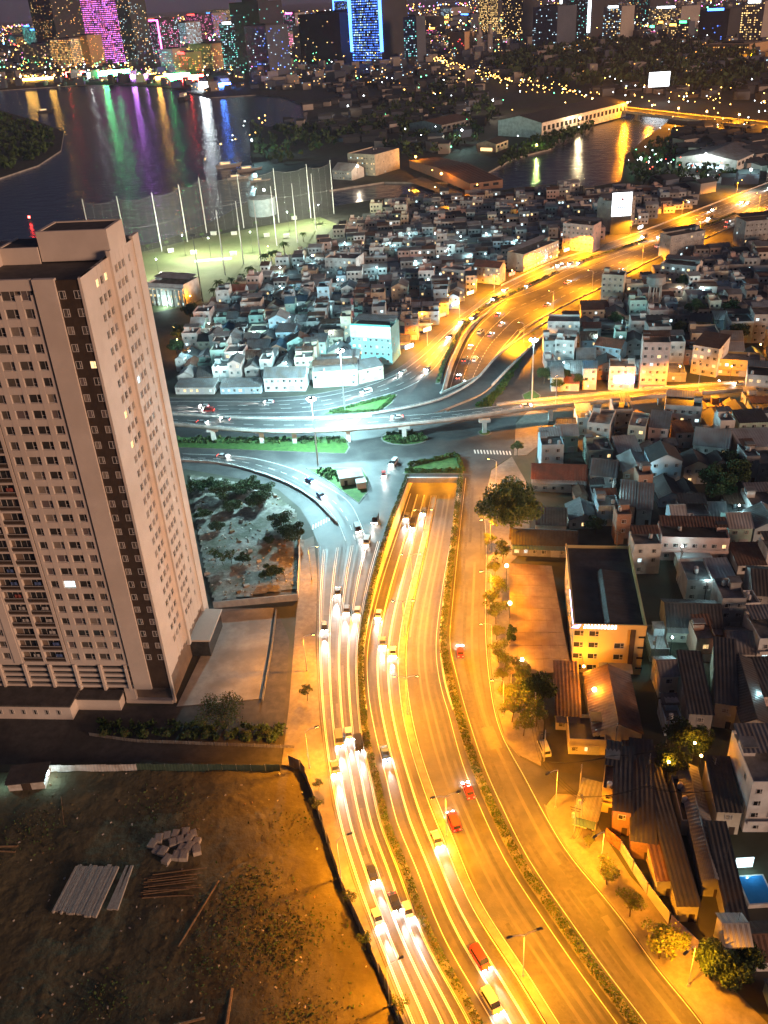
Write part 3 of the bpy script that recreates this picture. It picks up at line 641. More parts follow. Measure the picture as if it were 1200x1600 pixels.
# right face
RO = [(7.6, 1.6), (10.0, 1.6), (12.4, 1.6), (18.6, 1.6), (20.8, 1.6), (23.0, 1.6), (27.0, 1.0)]
def rskin(y0, y1, x0, x1, z0, z1): wl_.box(x0, x1, y0, y1, z0, z1)
ys = [.85] + [v for cy_, w in RO for v in (cy_ - w / 2, cy_ + w / 2)] + [34]
for i in range(0, len(ys), 2): rskin(ys[i], ys[i + 1], -.75, 0, 8, TOP)
for k in range(NF + 1):
    z1 = Z0 + k * FH + .95; z0 = Z0 + (k - 1) * FH + 2.6
    if k == 0: z0 = 8.5
    if k == NF: z1 = TOP
    rskin(.9, 33.9, -.72, -.03, z0, z1)
rskin(15.3, 16.4, -.3, .55, 6, TOP + 1.2); rskin(30.5, 34.3, -.6, .25, 0, TOP + .6); rskin(33.3, 34.2, -62.6, -.6, 0, TOP)
wl_.box(-62.6, -61.9, .8, 33.5, 0, TOP)
wl_.box(-15, .0, 17.2, 17.9, TOP - 1, 111.4); wl_.box(-15, 0, 26.2, 26.9, TOP - 1, 111.4); wl_.box(-.75, -.02, 17.85, 26.25, TOP - 1, 111.38); wl_.box(-15.02, -14.3, 17.85, 26.25, TOP - 1, 111.38)
wl_.box(-24, -23.4, 7, 26, ZT, 108.4); wl_.box(-24, -15.2, 16.7, 17.15, ZT, 108.4); wl_.box(-40, -24.05, 9, 9.5, ZT, 107.3)
wl_.build('wall', m_tower, tw)
d = MB(); d.box(-5.2, -.55, .2, .85, 4.6, TOP - .4); d.box(-58.15, -53.3, .2, .85, 4.6, TOP - .4); d.build('dark_panel', m_towerdark, tw)
d = MB(); d.box(-61.9, -.75, .85, 33.3, ZT - .15, ZT + .1); d.box(-14.3, -.7, 17.9, 26.2, 111, 111.2); d.box(-23.4, -15.1, 17.2, 26, 108, 108.2); rfp = d.build('roof', m_towerroof, tw)
d = MB()
for _ in range(16):
    x = R_.uniform(-55, -26); y = R_.uniform(6, 28); s = R_.uniform(.5, 1.4); d.box(x - s, x + s, y - s * .7, y + s * .7, ZT + .1, ZT + .1 + R_.uniform(.8, 2))
d.build('roof_equipment', m_conc, rfp)
d = MB(); d.cyl((-58, 6, ZT), (-58, 6, ZT + 9), .08, .04, 5); d.build('aerial', m_darksteel, rfp)
MB().ball((-58, 6, ZT + 9.2), .35, 8, 5).build('warning_lamp', e_redlamp, rfp)
# windows: frame with two sashes and a low transom, glazing behind
def win_mesh(w, h, lit=None):
    m = MB(); t = .09
    m.quad((-w / 2, .02, 0), (w / 2, .02, 0), (w / 2, .02, h), (-w / 2, .02, h), 1)
    for a in ((-w / 2, -w / 2 + t, 0, h), (w / 2 - t, w / 2, 0, h), (-w / 2 + t, w / 2 - t, 0, t), (-w / 2 + t, w / 2 - t, h - t, h), (w * .12, w * .12 + t, t, h - t), (w * .12 + t, w / 2 - t, h * .33, h * .33 + t)):
        m.box(a[0], a[1], -.05, .06, a[2], a[3], 0)
    return m.mesh('window', [m_frame, lit or m_glass])
_wm = {}
def wmesh(w, h, lit=None):
    k = (w, h, lit.name if lit else ''); 
    if k not in _wm: _wm[k] = win_mesh(w, h, lit)
    return _wm[k]
pend = []; rw = random.Random(3)
for k in range(NF):
    z = Z0 + k * FH + .95
    for a, b_ in panels:
        for cx, w in OPEN: pend.append((abs(b_ + cx), w, 1.98, (b_ + cx, .42, z - .15), 0))
    for cx in (-4.3, -1.35): pend.append((1, 1.25, 1.6, (cx, .14, z), 0))
    for cy_, w in RO: pend.append((3 + cy_, w, 1.65, (-.14, cy_, z), math.pi / 2))
pend.sort(key=lambda t: t[0])
rest = MB()
for i, (dist, w, h, loc, rz) in enumerate(pend):
    lit = rw.choice((TG[0], TG[0], TG[2], TG[2], TG[1], TG[3])); q = rw.random()
    if q < .022: lit = e_warmwin
    elif q < .028: lit = e_coolwin
    if i < 290: obj('window', wmesh(w, h, lit), tw, loc, rz)
    else:
        T = Matrix.Translation(loc) @ Matrix.Rotation(rz, 4, 'Z'); me = wmesh(w, h, lit)
        rest.add([T @ v.co for v in me.vertices], [tuple(p.vertices) for p in me.polygons]); rest.m[-len(me.polygons):] = [p.material_index for p in me.polygons]
stuff(rest.build('far_bay_windows', [m_frame, TG[2]], tw))
rl = MB()
rl.box(-2.65, 2.65, 0, .08, .2, 1.05, 0); rl.box(-2.7, 2.7, -.04, .12, 1.05, 1.13, 1); rl_me = rl.mesh('balcony_railing', [m_towerdark, m_frame])
dr = MB(); dr.quad((-1.4, 0, .1), (1.4, 0, .1), (1.4, 0, 2.5), (-1.4, 0, 2.5)); dr_me = dr.mesh('balcony_door', m_glass)
sashes = MB()
for x in (-1.4, -.05, 1.3): sashes.box(x, x + .1, -.06, .04, .1, 2.5)
sm = sashes.mesh('door_frame', m_frame)
for k in range(NF):
    for x in (-27.8, -33.55):
        z = Z0 + k * FH + .15; b = obj('balcony_railing', rl_me, tw, (x, .1, z)); dd = obj('balcony_door', dr_me, tw, (x + R_.uniform(-.8, .8), .87, z)); obj('door_frame', sm, dd)
ac2 = MB().box(-.45, .45, -.35, 0, 0, .6).mesh('air_conditioner', m_frame); lau = MB(); rl_ = random.Random(5)
for _ in range(5): x_ = rl_.uniform(-1.8, 1.5); lau.quad((x_, 0, 1.25), (x_ + .5, 0, 1.25), (x_ + .5, .02, 2.1), (x_, .02, 2.1))
laundry = [lau.mesh('laundry', mat('cloth_' + n_, c_)) for n_, c_ in (('pale', (.5, .48, .45)), ('blue', (.1, .16, .35)), ('red', (.35, .1, .08)))]
for k in range(NF):
    for x in (-27.8, -33.55):
        z = Z0 + k * FH + .15
        if rl_.random() < .45: obj('air_conditioner', ac2, tw, (x + rl_.choice((-2, 2)), .85, z + .2))
        if rl_.random() < .3: obj('laundry', rl_.choice(laundry), tw, (x, .35, z))
# podium
pd = MB()
for z in (4.6, 6.3, 8.0, 9.7): pd.box(-62.6, -10.2, .2, 1.0, z, z + .75)
for x in range(9): pd.box(-62.6 + x * 6.45, -62.0 + x * 6.45, -.3, 1.0, 3.8, 12)
pd.build('podium_frame', m_tower, tw)
gl = MB(); gl.box(-62.4, -10.2, .75, .88, 4.5, 12.2); gl.build('podium_glazing', m_glass, tw)
lb = MB(); lb.box(-70, -24, -6.5, .1, 0, 4.3); lb.box(-24, -13, -3, .1, 0, 3.6); lb.build('podium_annex', m_tower, tw)
lr = MB(); lr.box(-70.4, -23.6, -6.9, .08, 4.3, 4.75); lr.box(-23.5, -12.6, -3.4, .08, 3.6, 4.0); lr.build('annex_roof', m_towerroof, tw)
for k in range(14): obj('window', wmesh(1.0, 1.5), tw, (-66 + k * 3, -6.56, 1.6), 0)
rb2 = MB(); rb2.box(-.6, 4.5, 18, 31, 0, 5.2); rb2.build('lobby', m_glass, tw)
rb2 = MB(); rb2.box(-.6, 5, 17.6, 31.4, 5.2, 5.7); rb2.build('lobby_canopy', m_tower, tw)
rb2 = MB(); rb2.box(-12.5, -.6, -.4, .8, 0, 1.0); rb2.box(-12.4, -9.8, -.2, .8, 1, 4.6); rb2.build('plinth', m_tower, tw)

# ---------------------------------------------------------------- site surfaces on the left
struct(MB().poly(G([(-160, 1105), (285, 1103), (330, 955), (432, 950), (452, 1000), (440, 1190), (150, 1190), (-160, 1200)]), .02).build('driveway', m_asph2), 'dark service drive below the apartment tower')
struct(MB().slab(G([(276, 1104), (326, 1000), (334, 952), (428, 950), (408, 1092)]), 0, .1).build('forecourt', m_conc), 'pale concrete forecourt beside the tower')
LOT = [(296, 742), (380, 756), (430, 772), (462, 800), (474, 845), (466, 920), (335, 942), (318, 880)]
RUTS = [(g(300, 1330).x, g(300, 1330).y, 9, 17), (g(120, 1480).x, g(120, 1480).y, 14, 20), (g(420, 1400).x, g(420, 1400).y, 7, 11)]
def relief(px, cell, amp, z, name, m, label, seed):
    P = G(px); rr = random.Random(seed); x0 = min(p.x for p in P); x1 = max(p.x for p in P); y0 = min(p.y for p in P); y1 = max(p.y for p in P)
    from mathutils import noise
    nx = int((x1 - x0) / cell) + 1; ny = int((y1 - y0) / cell) + 1; vs = []; fs = []; ok = set()
    for j in range(ny + 1):
        for i in range(nx + 1):
            x = x0 + i * cell; y = y0 + j * cell
            hgt = noise.fractal(Vector((x * .09, y * .09, seed)), 1.0, 2.0, 5) * amp + abs(noise.noise(Vector((x * .45, y * .45, seed + 9)))) * amp * .5
            if seed == 8:
                for (rx, ry, r0_, r1_) in RUTS:
                    an_ = math.atan2(y - ry, x - rx); dd_ = math.hypot((x - rx) * .8, y - ry) + 3.5 * noise.noise(Vector((x * .06, y * .06, rx)))
                    if r0_ < dd_ < r1_: hgt += .11 * max(0, math.sin(an_ * 1.3 + rx)) * math.sin(dd_ * 3.1) * math.sin(math.pi * (dd_ - r0_) / (r1_ - r0_))
            vs.append((x, y, z + max(0, hgt + amp * .5)))
    for j in range(ny):
        for i in range(nx):
            if inpoly((x0 + (i + .5) * cell, y0 + (j + .5) * cell), P): fs.append((j * (nx + 1) + i, j * (nx + 1) + i + 1, (j + 1) * (nx + 1) + i + 1, (j + 1) * (nx + 1) + i))
    m_ = MB(); m_.add(vs, fs); o = struct(m_.build(name, m, None, True), label); return o
relief(LOT, .8, .5, .03, 'vacant_lot', m_rubble, 'rubble-strewn vacant lot beside the tower', 4)
SOIL = [(-90, 1212), (150, 1206), (440, 1206), (466, 1202), (484, 1234), (508, 1312), (538, 1402), (577, 1492), (613, 1582), (640, 1650), (-90, 1650)]
relief(SOIL, .5, .45, .03, 'soil_lot', m_soil, 'bare brown soil of the construction lot', 8)

# ---------------------------------------------------------------- construction lot
def fence(path, h, pw, label, pm_, name='site_fence', gap=.05, lean=0):
    t = thing(name, path[0], 0, label, 'fence'); Q = rel_(path, path[0]); S = resample(Q, max(2, int(plen(Q) / pw) + 1)); rr = random.Random(len(S))
    post = MB()
    for i, (a, b_) in enumerate(zip(S, S[1:])):
        d_ = (b_ - a); L = d_.length; ang = math.atan2(d_.y, d_.x); T = Matrix.Translation(a) @ Matrix.Rotation(ang, 4, 'Z') @ Matrix.Rotation(math.radians(rr.gauss(0, 1.5)), 4, 'X')
        m = MB(); k = max(3, int(L / .35)); vs = []
        hh = h * rr.uniform(.97, 1.03)
        for q in range(k + 1):
            x = gap + (L - 2 * gap) * q / k; yy = .05 * (q % 2); vs += [T @ Vector((x, yy, .05)), T @ Vector((x, yy, hh)), T @ Vector((x, yy + .04, hh)), T @ Vector((x, yy + .04, .05))]
        fs = []
        for q in range(k): o = 4 * q; fs += [(o, o + 4, o + 5, o + 1), (o + 1, o + 5, o + 6, o + 2), (o + 2, o + 6, o + 7, o + 3)]
        m.add(vs, fs); m.build('panel', pm_, t)
        post.cyl(a + Vector((0, .15, 0)), a + Vector((0, .15, h)), .06, .06, 5)
    post.build('post', m_steel, t); return t
m_sheet = mat('fence_sheet', (.16, .165, .16), (.24, .24, .23), rough=.6, scale=.8, stain=(.12, .085, .06), sscale=.5)
m_sheetw = mat('fence_sheet_white', (.50, .50, .48), (.60, .60, .57), rough=.6, scale=.8, stain=(.3, .27, .22), sscale=.5)
m_sheetg = mat('fence_sheet_green', (.05, .085, .06), (.075, .12, .085), rough=.6, scale=.8)
fence(spline(G([(452, 1197), (470, 1205), (486, 1240), (510, 1316), (540, 1404), (579, 1492), (616, 1580), (645, 1650)]), 3), 3.4, 3, 'tall corrugated sheet fence curving between the soil lot and the footpath', m_sheet)
fence(G([(75, 1207), (215, 1205)]), 2.2, 3, 'row of whitish fence sheets along the soil lot', m_sheetw)
fence(G([(215, 1205), (438, 1206)]), 2.2, 3, 'row of dark green fence sheets along the soil lot', m_sheetg)
fence(G([(140, 1150), (210, 1160), (460, 1170)]), 1.0, 3, 'low weathered board fence above the green sheets', m_sheet)
ps = thing('plank_stack', g(140, 1400), math.radians(0), 'stack of long pale planks lying on the soil', 'plank stack')
a0 = g(83, 1428) - ps.location; a1 = g(152, 1437) - ps.location; b0 = g(120, 1357) - ps.location; b1 = g(188, 1357) - ps.location
NP = 22
for i in range(NP):
    for lay in range(1):
        t0 = i / NP; t1 = (i + .9) / NP; rr = R_.uniform(-.25, .25); rt = R_.uniform(-.3, .3)
        p = [a0.lerp(a1, t0) + Vector((0, rr, 0)), a0.lerp(a1, t1) + Vector((0, rr, 0)), b0.lerp(b1, t1) + Vector((0, rt, 0)), b0.lerp(b1, t0) + Vector((0, rt, 0))]
        m = MB(); zt = .95 + R_.uniform(-.04, .04); m.add([(q.x, q.y, .45) for q in p] + [(q.x, q.y, zt) for q in p], [(4, 5, 6, 7), (0, 1, 5, 4), (1, 2, 6, 5), (2, 3, 7, 6), (3, 0, 4, 7)]); m.build('plank', m_block, ps)
ps2 = thing('plank_stack', g(185, 1395), 0, 'narrow pair of pale planks beside the wide stack', 'plank stack')
for k in range(2):
    p = [g(168 + k * 9, 1424) - ps2.location, g(176 + k * 9, 1425) - ps2.location, g(205 + k * 4, 1356) - ps2.location, g(198 + k * 4, 1356) - ps2.location]
    m = MB(); m.add([(q.x, q.y, .35) for q in p] + [(q.x, q.y, .8) for q in p], [(4, 5, 6, 7), (0, 1, 5, 4), (1, 2, 6, 5), (2, 3, 7, 6), (3, 0, 4, 7)]); m.build('plank', m_block, ps2)
bm_ = MB(); bm_.box(-.72, .72, -.95, .95, 0, 1.0); bm_.box(-.5, .5, -.7, .7, 1.0, 1.04); blk = bm_.mesh('concrete_block', m_block)
BL = [(240, 1322), (249, 1314), (256, 1334), (262, 1309), (271, 1320), (275, 1306), (283, 1316), (291, 1303), (296, 1314), (303, 1306), (246, 1331), (285, 1328), (297, 1326), (308, 1318), (262, 1346), (277, 1340), (288, 1340), (308, 1331)]
for i, (x, y) in enumerate(sorted(BL)):
    o = obj('concrete_block', blk, None, g(x, y, .3), R_.uniform(-.45, .3), R_.uniform(.95, 1.15)); tag(o, 'pale concrete block in the heap on the soil lot, ' + nth(i) + ' from the left', 'concrete block', 'concrete blocks on the soil lot')
tp = thing('timber_pile', g(270, 1385), 0, 'bundle of long dark timber poles on the soil', 'timber pile')
for k in range(14):
    a = Vector((R_.uniform(-6, -4), -2.6 + k * .4, R_.uniform(.4, .6))); m = MB(); m.cyl(a, a + Vector((R_.uniform(8, 11), R_.uniform(-.6, .9), R_.uniform(-.1, .3))), .13, .1, 6); m.build('pole', m_wood, tp)
for i, (x0, y0, x1, y1, r) in enumerate([(278, 1480, 342, 1376, .2), (0, 1323, 28, 1322, .3), (0, 1330, 24, 1331, .25), (352, 1610, 362, 1545, .4), (262, 1605, 320, 1590, .3), (95, 1245, 100, 1290, .12)]):
    p = g(x0, y0, .5); q = g(x1, y1, .5); o = MB().cyl((0, 0, 0), q - p, r, r * .8, 7).build('timber_pole', m_wood); o.location = p
    tag(o, ('long single pole lying slanted below the timber bundle', 'upper of two timbers at the edge of the soil lot', 'lower of two timbers at the edge of the soil lot', 'thick upright timber lying near the lower fence', 'timber lying flat at the bottom of the lot', 'thin dark pipe lying by the hut')[i], 'timber')
sh = thing('site_hut', g(48, 1222), math.radians(3), 'small white-lit site hut with dark tin roof at the lot edge', 'hut')
MB().box(-4, 4, -2.5, 2.5, 0, 2.6).build('wall', m_sheetw, sh); m = MB(); m.box(-4.4, 4.4, -3, 3, 2.6, 2.8); m.build('roof', ROOFS['dark tin'], sh); MB().box(-1, 1, -2.56, -2.5, .1, 2.1).build('door', m_towerdark, sh)
MB().box(4.0, 4.5, -.6, .6, 2.2, 2.4).build('lamp', e_cool, sh); light('POINT', (5.6, -1.5, 2.6), 420, COOL, .2, sh); light('POINT', (-5.4, -1.5, 2.6), 300, COOL, .2, sh)
# weeds and litter
lv = Leaves(); rr = random.Random(12); S_ = G(SOIL)
for cxp, cyp, n_, sp in ((440, 1470, 1500, 5.0), (400, 1380, 500, 3), (470, 1600, 700, 4), (330, 1510, 350, 4), (350, 1420, 300, 3.5), (170, 1560, 250, 3), (440, 1290, 250, 3), (50, 1300, 300, 4), (250, 1270, 260, 5)):
    c = g(cxp, cyp)
    for _ in range(n_):
        p = (c.x + rr.gauss(0, sp), c.y + rr.gauss(0, sp * .9), .35 + rr.random() * .4)
        if inpoly(p, S_): lv.leaf(p, rr.uniform(.12, .34), rr, rr.random() < .25)
stuff(lv.build('weeds', [m_leaf, m_leafdry]), 'patches of weeds growing on the bare soil')
db = MB()
for _ in range(260):
    q = (rr.uniform(-20, 600), rr.uniform(1210, 1600)); p = g(*q)
    if not inpoly(p, S_): continue
    s = rr.uniform(.06, .26); T = Matrix.Translation((p.x, p.y, .35)) @ Matrix.Rotation(rr.random() * 3, 4, 'Z') @ Matrix.Rotation(rr.random(), 4, 'X'); db.box(-s, s, -s * .6, s * .6, -s * .4, s * .5, rr.random() < .5, T)
stuff(db.build('rubble', [m_block, m_wood]), 'scattered stones and litter on the construction lot')
db = MB(); LP = G(LOT)
for _ in range(650):
    p = g(rr.uniform(296, 474), rr.uniform(742, 942))
    if not inpoly(p, LP): continue
    s = rr.uniform(.1, .4) * (1 if rr.random() < .9 else 2.2); T = Matrix.Translation((p.x, p.y, .4)) @ Matrix.Rotation(rr.random() * 3, 4, 'Z') @ Matrix.Rotation(rr.random(), 4, 'X'); db.box(-s, s, -s * .6, s * .6, -s * .4, s * .4, int(rr.random() < .3), T)
stuff(db.build('rubble', [m_block, m_wood]), 'broken stones and debris covering the vacant lot')
# ---------------------------------------------------------------- houses
def corr(m, x0, x1, ya, za, yb, zb, pitch=.9, amp=.09, mi=0):
    """corrugated sheet spanning x0..x1, sloping from (ya,za) to (yb,zb)"""
    n_ = max(2, int(round((x1 - x0) / pitch * 2))); vs = []
    for i in range(n_ + 1):
        x = x0 + (x1 - x0) * i / n_; dz = amp * (i % 2); vs += [(x, ya, za + dz), (x, yb, zb + dz)]
    m.add(vs, [(2 * i, 2 * i + 2, 2 * i + 3, 2 * i + 1) for i in range(n_)], mi)
def corrx(m, y0, y1, xa, za, xb, zb, pitch=.9, amp=.09, mi=0):
    n_ = max(2, int(round((y1 - y0) / pitch * 2))); vs = []
    for i in range(n_ + 1):
        y = y0 + (y1 - y0) * i / n_; dz = amp * (i % 2); vs += [(xa, y, za + dz), (xb, y, zb + dz)]
    m.add(vs, [(2 * i + 1, 2 * i + 3, 2 * i + 2, 2 * i) for i in range(n_)], mi)
tank_me = MB().cyl((0, 0, .5), (0, 0, 1.7), .55, .55, 10).cyl((0, 0, 1.7), (0, 0, 1.9), .55, .2, 10).box(-.5, .5, -.5, .5, 0, .5, 1).mesh('water_tank', [m_steel, m_darksteel])
ac_me = MB().box(-.4, .4, -.3, 0, 0, .55).mesh('air_conditioner', m_frame)
dm = MB(); dm.box(-.55, .55, -.06, .02, 0, 2.1); door_me = dm.mesh('door', m_towerdark)
dm = MB(); dm.box(-1.3, 1.3, -.06, .02, 0, 2.5)
for k in range(7): dm.box(-1.3, 1.3, -.1, -.06, .15 + k * .34, .28 + k * .34)
shut_me = dm.mesh('shutter', m_steel)
hut_me = {}
def house(loc, rz, w, d, st, wall, roof, rtype, label, group, name='house', cat='house', rr=R_, lit=.12, detail=1, fh=3.2, extras=True, wallmat=None):
    t = thing(name, loc, rz, label, cat, group); H = st * fh; hw = w / 2; hd = d / 2; wm = wallmat or WALLS[wall]; rm = ROOFS[roof]
    m = MB(); ov = .35
    if rtype == 'flat':
        m.box(-hw, hw, -hd, hd, 0, H)
        for a in ((-hw, hw, -hd, -hd + .18), (-hw, hw, hd - .18, hd), (-hw, -hw + .18, -hd + .18, hd - .18), (hw - .18, hw, -hd + .18, hd - .18)): m.box(*a, H, H + .95)
        m.build('wall', wm, t)
        r = MB(); r.box(-hw + .19, hw - .19, -hd + .19, hd - .19, H + .004, H + .06); rf = r.build('roof', rm, t)
        if extras:
            if rr.random() < .7:
                q = MB(); a = rr.choice((-1, 1)); x0 = a * (hw - .2) - (2.6 if a > 0 else 0); yy = rr.uniform(0, hd - 2.8)
                x1 = min(hw - .2, x0 + 2.6); q.box(x0, x1, yy, min(hd - .2, yy + 2.8), H + .06, H + 2.5); sh_ = q.build('stair_hut', wm, t)
                q = MB(); q.box(x0 - .2, x1 + .2, yy - .2, min(hd - .2, yy + 2.8) + .15, H + 2.5, H + 2.68); q.build('hut_roof', rm, sh_)
            if rr.random() < .55 and d > 6: # tin awning over back half of the terrace
                q = MB(); corr(q, -hw - .1, hw + .1, rr.uniform(-hd * .3, hd * .1), H + 2.2, hd, H + 2.9); q.build('awning', ROOFS[rr.choice(('grey tin', 'pale tin', 'rusty tin', 'dark tin'))], t)
            for _ in range(rr.choice((0, 1, 1, 2))): obj('water_tank', tank_me, rf, (rr.uniform(-hw + .9, hw - .9), rr.uniform(-hd + .9, hd - .9), H + .06), rr.random() * 3)
    elif rtype == 'shed':
        rise = min(1.6, d * .12); m.add([(-hw, -hd, 0), (hw, -hd, 0), (hw, hd, 0), (-hw, hd, 0), (-hw, -hd, H), (hw, -hd, H), (hw, hd, H + rise), (-hw, hd, H + rise)], [(4, 5, 6, 7), (0, 1, 5, 4), (1, 2, 6, 5), (2, 3, 7, 6), (3, 0, 4, 7)]); m.build('wall', wm, t)
        r = MB(); k = rise / d; corr(r, -hw - ov, hw + ov, -hd - ov, H + .1 - k * ov, hd + ov, H + .1 + rise + k * ov); r.build('roof', rm, t)
    else:
        along = rtype == 'gable_y'; span = (w if along else d); rise = span * .26
        if along:
            m.add([(-hw, -hd, 0), (hw, -hd, 0), (hw, hd, 0), (-hw, hd, 0), (-hw, -hd, H), (hw, -hd, H), (hw, hd, H), (-hw, hd, H), (0, -hd, H + rise), (0, hd, H + rise)],
                  [(0, 1, 5, 8, 4), (1, 2, 6, 5), (2, 3, 7, 9, 6), (3, 0, 4, 7), (4, 8, 9, 7), (8, 5, 6, 9)])
            m.build('wall', wm, t); k = rise / hw
            r = MB(); corrx(r, -hd - ov, hd + ov, -hw - ov, H + .1 - k * ov, 0, H + .1 + rise); r.build('roof_slope', rm, t)
            r = MB(); corrx(r, -hd - ov, hd + ov, 0, H + .1 + rise, hw + ov, H + .1 - k * ov); r.build('roof_slope', rm, t)
            r = MB(); r.cyl((0, -hd - ov, H + .14 + rise), (0, hd + ov, H + .14 + rise), .16, .16, 6)
        else:
            m.add([(-hw, -hd, 0), (hw, -hd, 0), (hw, hd, 0), (-hw, hd, 0), (-hw, -hd, H), (hw, -hd, H), (hw, hd, H), (-hw, hd, H), (-hw, 0, H + rise), (hw, 0, H + rise)],
                  [(0, 1, 5, 4), (1, 2, 6, 9, 5), (2, 3, 7, 6), (3, 0, 4, 8, 7), (4, 5, 9, 8), (8, 9, 6, 7)])
            m.build('wall', wm, t); k = rise / hd
            r = MB(); corr(r, -hw - ov, hw + ov, -hd - ov, H + .1 - k * ov, 0, H + .1 + rise); r.build('roof_slope', rm, t)
            r = MB(); corr(r, -hw - ov, hw + ov, 0, H + .1 + rise, hd + ov, H + .1 - k * ov); r.build('roof_slope', rm, t)
            r = MB(); r.cyl((-hw - ov, 0, H + .14 + rise), (hw + ov, 0, H + .14 + rise), .16, .16, 6)
        r.build('ridge', rm, t)
    if rtype != 'flat' and extras and rr.random() < .35:
        q = MB(); q.cyl((hw * .4, hd * .3, H), (hw * .4, hd * .3, H + 4.2), .05, .03, 4); q.box(hw * .4 - .6, hw * .4 + .6, hd * .3 - .03, hd * .3 + .03, H + 3.7, H + 3.78); q.box(hw * .4 - .4, hw * .4 + .4, hd * .3 - .03, hd * .3 + .03, H + 4.0, H + 4.08); q.build('aerial', m_darksteel, t)
    if extras and st == 1 and rr.random() < .4 and w > 4:
        q = MB(); corr(q, -hw, hw, -hd - 1.6, H - .9, -hd - .02, H - .3); q.build('awning', ROOFS[rr.choice(('blue tin', 'grey tin', 'rusty tin', 'pale tin'))], t)
    # openings on the front (-y) and on the two sides
    if detail:
        for s in range(st):
            nwin = max(1, int(w / 2.6)) if s or st == 1 else max(0, int(w / 3.4))
            for i in range(nwin):
                x = -hw + (i + .5) * w / nwin
                if s == 0 and abs(x - hw * .45) < 1.1: continue
                L_ = None
                if rr.random() < lit: L_ = rr.choice((e_warmwin, e_coolwin, e_warmwin))
                obj('window', wmesh(rr.choice((1.2, 1.5)), 1.35, L_), t, (x, -hd - .02, s * fh + 1.0), 0)
                if rr.random() < .12: obj('air_conditioner', ac_me, t, (x + .9, -hd - .02, s * fh + .35), 0)
            if detail > 1 or rr.random() < .45:
                for sg in (1, -1):
                    if rr.random() < .55: obj('window', wmesh(1.2, 1.35, e_coolwin if rr.random() < lit * .5 else None), t, (sg * (hw + .02), rr.uniform(-hd * .6, hd * .4), s * fh + 1.0), sg * math.pi / 2)
        if w > 4.6: obj('shutter', shut_me, t, (hw * .35, -hd - .02, 0), 0)
        else: obj('door', door_me, t, (hw * .45, -hd - .02, 0), 0)
        if st >= 2 and rtype == 'flat' and rr.random() < .4:
            q = MB(); q.box(-hw + .1, hw - .1, -hd - 1.1, -hd - .01, fh - .1, fh + .05); q.box(-hw + .1, hw - .1, -hd - 1.1, -hd - 1.0, fh + .05, fh + .95); q.build('balcony', wm, t)
    return t
PLACED = []     # (x, y, radius) of hand-placed buildings
def reserve(loc, w, d, rz=0.0): PLACED.append((loc.x, loc.y, math.cos(rz), math.sin(rz), w / 2, d / 2))
def clash(x, y, rz, w, d, pad=.25):
    c1, s1 = math.cos(rz), math.sin(rz); hw, hd = w / 2 - pad, d / 2 - pad
    for (qx, qy, c2, s2, qw, qd) in PLACED:
        dx, dy = qx - x, qy - y
        if dx * dx + dy * dy > (hw + hd + qw + qd) ** 2: continue
        cc = abs(c1 * c2 + s1 * s2); ss = abs(c1 * s2 - s1 * c2)
        if abs(dx * c1 + dy * s1) > hw + qw * cc + qd * ss or abs(-dx * s1 + dy * c1) > hd + qw * ss + qd * cc: continue
        if abs(dx * c2 + dy * s2) > qw + hw * cc + hd * ss or abs(-dx * s2 + dy * c2) > qd + hw * ss + hd * cc: continue
        return True
    return False
def pxhouse(bl, br, depth, st, wall, roof, rtype, label, fh=3.2, name='house', cat='house', group=None, **kw):
    a = g(*bl); b_ = g(*br); u = b_ - a; w = u.length; rz = math.atan2(u.y, u.x); nrm = Vector((-u.y, u.x, 0)).normalized(); c = (a + b_) / 2 + nrm * depth / 2
    reserve(c, w, depth, rz); kw.setdefault('detail', 2)
    return house(c, rz, w, depth, st, wall, roof, rtype, label, group, name, cat, fh=fh, **kw), w, depth
# turquoise office block by the street
m_turq = mat('wall_turquoise', (.22, .52, .54), (.28, .60, .61), scale=.3, stain=(.2, .42, .43), sscale=.2)
t, w, d = pxhouse((551, 566), (613, 570), 13, 5, 'white', 'flat concrete', 'flat', 'five-storey turquoise block with white roof screen beside the curving street', 3.3, 'office_block', 'office block', wallmat=m_turq)
q = MB(); q.box(-w / 2, w / 2, -d / 2 - .3, -d / 2 - .02, 12.6, 18.2); q.build('roof_screen', WALLS['white'], t)
q = MB(); q.box(-w / 2 + .5, w / 2, -d / 2 - .42, -d / 2 - .31, 18.3, 19.0); q.build('sign_board', emis('teal_sign', (.1, .8, .75), 1.2), t)
tm = thing('radio_mast', g(556, 552), 0, 'thin red and white lattice radio mast behind the turquoise block', 'radio mast')
q = MB()
for i in range(9):
    for a in ((.4, .4), (-.4, .4), (0, -.5)): q.cyl((a[0], a[1], i * 3), (a[0], a[1], i * 3 + 3), .07, .07, 4, i % 2)
    q.tube([(.4, .4, i * 3), (-.4, .4, i * 3 + 1.5), (0, -.5, i * 3 + 3)], .04, 3, i % 2)
q.build('lattice', [mat('mast_red', (.4, .05, .04)), m_frame], tm)
pxhouse((490, 606), (560, 602), 10, 2, 'white', 'pale tin', 'flat', 'two-storey white shophouse with long lit front near the flyover', lit=.5)
pxhouse((562, 600), (600, 592), 9, 2, 'cream', 'grey tin', 'shed', 'cream shop with red gate beside the turquoise block', lit=.3)
pxhouse((414, 612), (478, 611), 11, 2, 'white', 'grey tin', 'gable_x', 'long white house with broad grey roof facing the flyover')
pxhouse((275, 616), (335, 616), 8, 1, 'white', 'grey tin', 'shed', 'low white-lit shop at the tower end of the street', lit=.9)
pxhouse((345, 616), (408, 615), 8, 1, 'pale blue', 'grey tin', 'shed', 'low pale blue shop with tin front facing the flyover', lit=.3)
